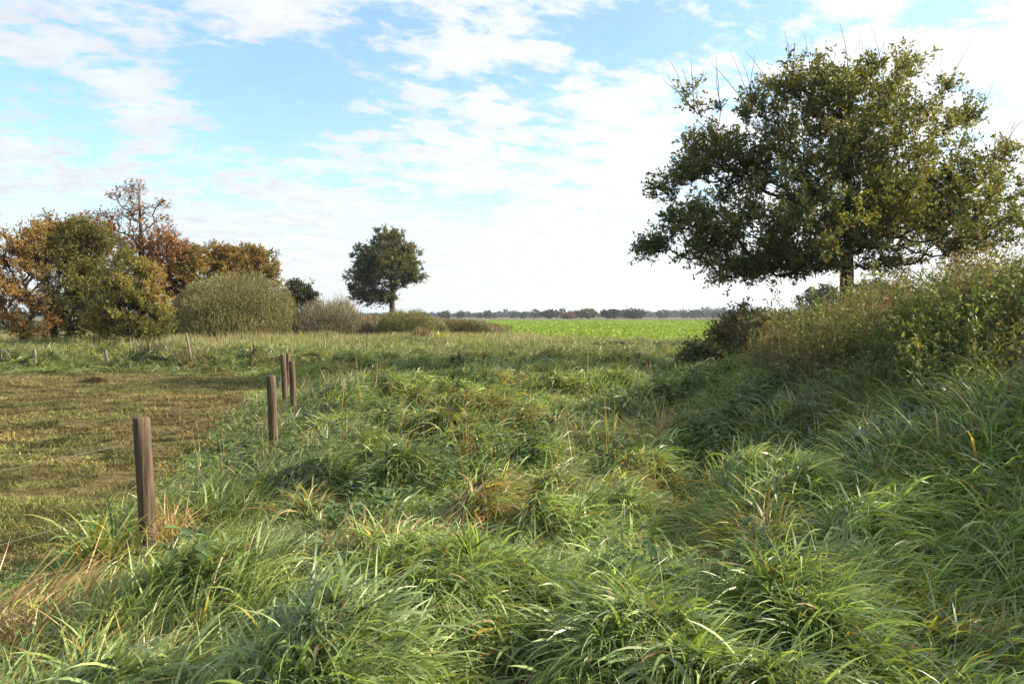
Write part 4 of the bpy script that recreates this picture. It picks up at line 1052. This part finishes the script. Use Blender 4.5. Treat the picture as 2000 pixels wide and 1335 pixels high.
def wire(pts, r, parent, sag=.03, name='wire'):
    P = []
    for a, b in zip(pts[:-1], pts[1:]):
        a, b = np.array(a), np.array(b)
        for q in range(12):
            t = q / 12; p = a + (b - a) * t; p[2] -= 4 * t * (1 - t) * sag * np.linalg.norm(b - a) / 3; P.append(p)
    P.append(np.array(pts[-1])); P = np.array(P)
    V, F = tubes(P[:-1], P[1:], np.full(len(P) - 1, r), np.full(len(P) - 1, r), 5)
    return mesh(name, V, F, wm, None, True, parent)
def staple(p, parent):
    p = np.array(p); P = p + np.array([(-.006, 0, .018), (-.016, -.004, .016), (-.018, -.004, 0), (-.016, -.004, -.016), (-.006, 0, -.018)])
    V, F = tubes(P[:-1], P[1:], np.full(4, .002), np.full(4, .002), 5)
    return mesh('staple', V, F, wm, None, True, parent)
nf = empty('post_and_wire_fence', (0, 0, 0), 'round timber post fence with slack wires running back along the paddock', 'fence')
posts = [  # base x, y, top px offset, top z, radius, label
    ((-4.06, 2.3), (-4.06, 2.3), 1.02, .055, None),
    ((-2.56, 5.2), (-2.62, 5.2), wz(815, 5.2), .057, 'nearest thick round post with a flat sawn top'),
    ((wx(535, 9.0), 9.0), (wx(528, 9.0), 9.0), wz(733, 9.0), .055, 'second round post from the camera, standing at the meadow edge'),
    ((wx(574, 12.5), 12.5), (wx(569, 12.5), 12.5), wz(705, 12.5), .051, 'right-hand and shortest of the three posts standing close together'),
    ((wx(558, 13.6), 13.6), (wx(552, 13.6), 13.6), wz(692, 13.6), .051, 'left-hand of the three posts standing close together'),
    ((wx(562, 16.2), 16.2), (wx(562, 16.2), 16.2), wz(690, 16.2) - .0, .05, 'post half hidden behind the two close-standing posts'),
]
ptop = []
for i, (b, t, z, r, lb) in enumerate(posts):
    o = round_post((b[0], b[1], -.25), (t[0], t[1], z), r, M_post, nf, lb, seed=i + 1, rings=10)
    ptop.append((t[0] - r * 1.02, t[1], z)); [staple((t[0] - r * .98, t[1], z - dz_), nf) for dz_ in (.18, .62) if z - dz_ > .2]
for dz in (.18, .62):
    wire([(p[0] + (.02 if dz > .5 else 0), p[1], max(p[2] - dz, .2)) for p in ptop] + [(wx(486, 22.9), 22.9, .72 - dz * .5)], .0019, nf, .035)
ff = empty('far_wire_fence', (0, 0, 0), 'sparse fence of thin leaning posts along the far end of the paddock', 'fence')
gz_ = lambda x, y: float(ground_h(x, y))
fposts = [((483, 724), (493, 690), 22.9, .042, M_dark, 'crooked dark branch used as a leaning corner post'),
          ((378, 720), (364, 650), 23.4, .038, M_grey, 'tallest thin grey post leaning left'),
          ((212, 720), (206, 684), 23.2, .045, M_grey, 'short pale post leaning left'),
          ((69, 720), (67, 681), 23.4, .05, M_grey, 'upright pale post near the left edge')]
ft = []
for i, (b, t, Y, r, mt, lb) in enumerate(fposts):
    bx_, tx = wx(b[0], Y), wx(t[0], Y)
    o = round_post((bx_, Y, -.2), (tx, Y, wz(t[1], Y)), r, mt, ff, lb, seed=20 + i, k=12, crook=.03 if i == 0 else .008)
    ft.append((tx, Y - r, wz(t[1], Y) - .2))
# forked head of the corner branch
Yc = 22.9
P = np.array([(wx(493, Yc), Yc, wz(690, Yc)), (wx(497, Yc), Yc - .02, wz(681, Yc)), (wx(495, Yc), Yc, wz(672, Yc))]); V, F = tubes(P[:-1], P[1:], np.array([.045, .036]), np.array([.036, .02]), 8)
mesh('branch_stub', V, F, M_dark, None, True, ff)
P = np.array([(wx(494, Yc), Yc, wz(688, Yc)), (wx(500, Yc), Yc, wz(682, Yc)), (wx(505, Yc), Yc, wz(688, Yc)), (wx(507, Yc), Yc, wz(693, Yc))]); V, F = tubes(P[:-1], P[1:], np.array([.03, .022, .014]), np.array([.022, .014, .008]), 6)
mesh('branch_stub', V, F, M_dark, None, True, ff)
ft.append((wx(-40, 23.4), 23.4, .75))
wire(ft, .0035, ff, .03)

# ------------------------------------------------------------------ haze
def haze():
    x0, x1, y0, y1, z0, z1 = -4300, 4300, -600, 4500, -3, 45
    V = [(x, y, z) for z in (z0, z1) for (x, y) in ((x0, y0), (x1, y0), (x1, y1), (x0, y1))]
    F = [(0, 3, 2, 1), (4, 5, 6, 7), (0, 1, 5, 4), (1, 2, 6, 5), (2, 3, 7, 6), (3, 0, 4, 7)]
    ma, nt, N, L, out = new_mat('pale_air')
    v = N.new('ShaderNodeVolumePrincipled'); v.inputs['Color'].default_value = (.72, .85, 1.0, 1); v.inputs['Density'].default_value = .0002
    v.inputs['Anisotropy'].default_value = .2
    L.new(v.outputs[0], out.inputs['Volume'])
    o = mesh('haze', V, np.array(F), ma, None, False); kind(o, 'stuff', 'thin pale haze over the fields', 'haze')
haze()
tris = sum(len(o.data.polygons) for o in sc.objects if o.type == 'MESH')
print('FACES', tris)
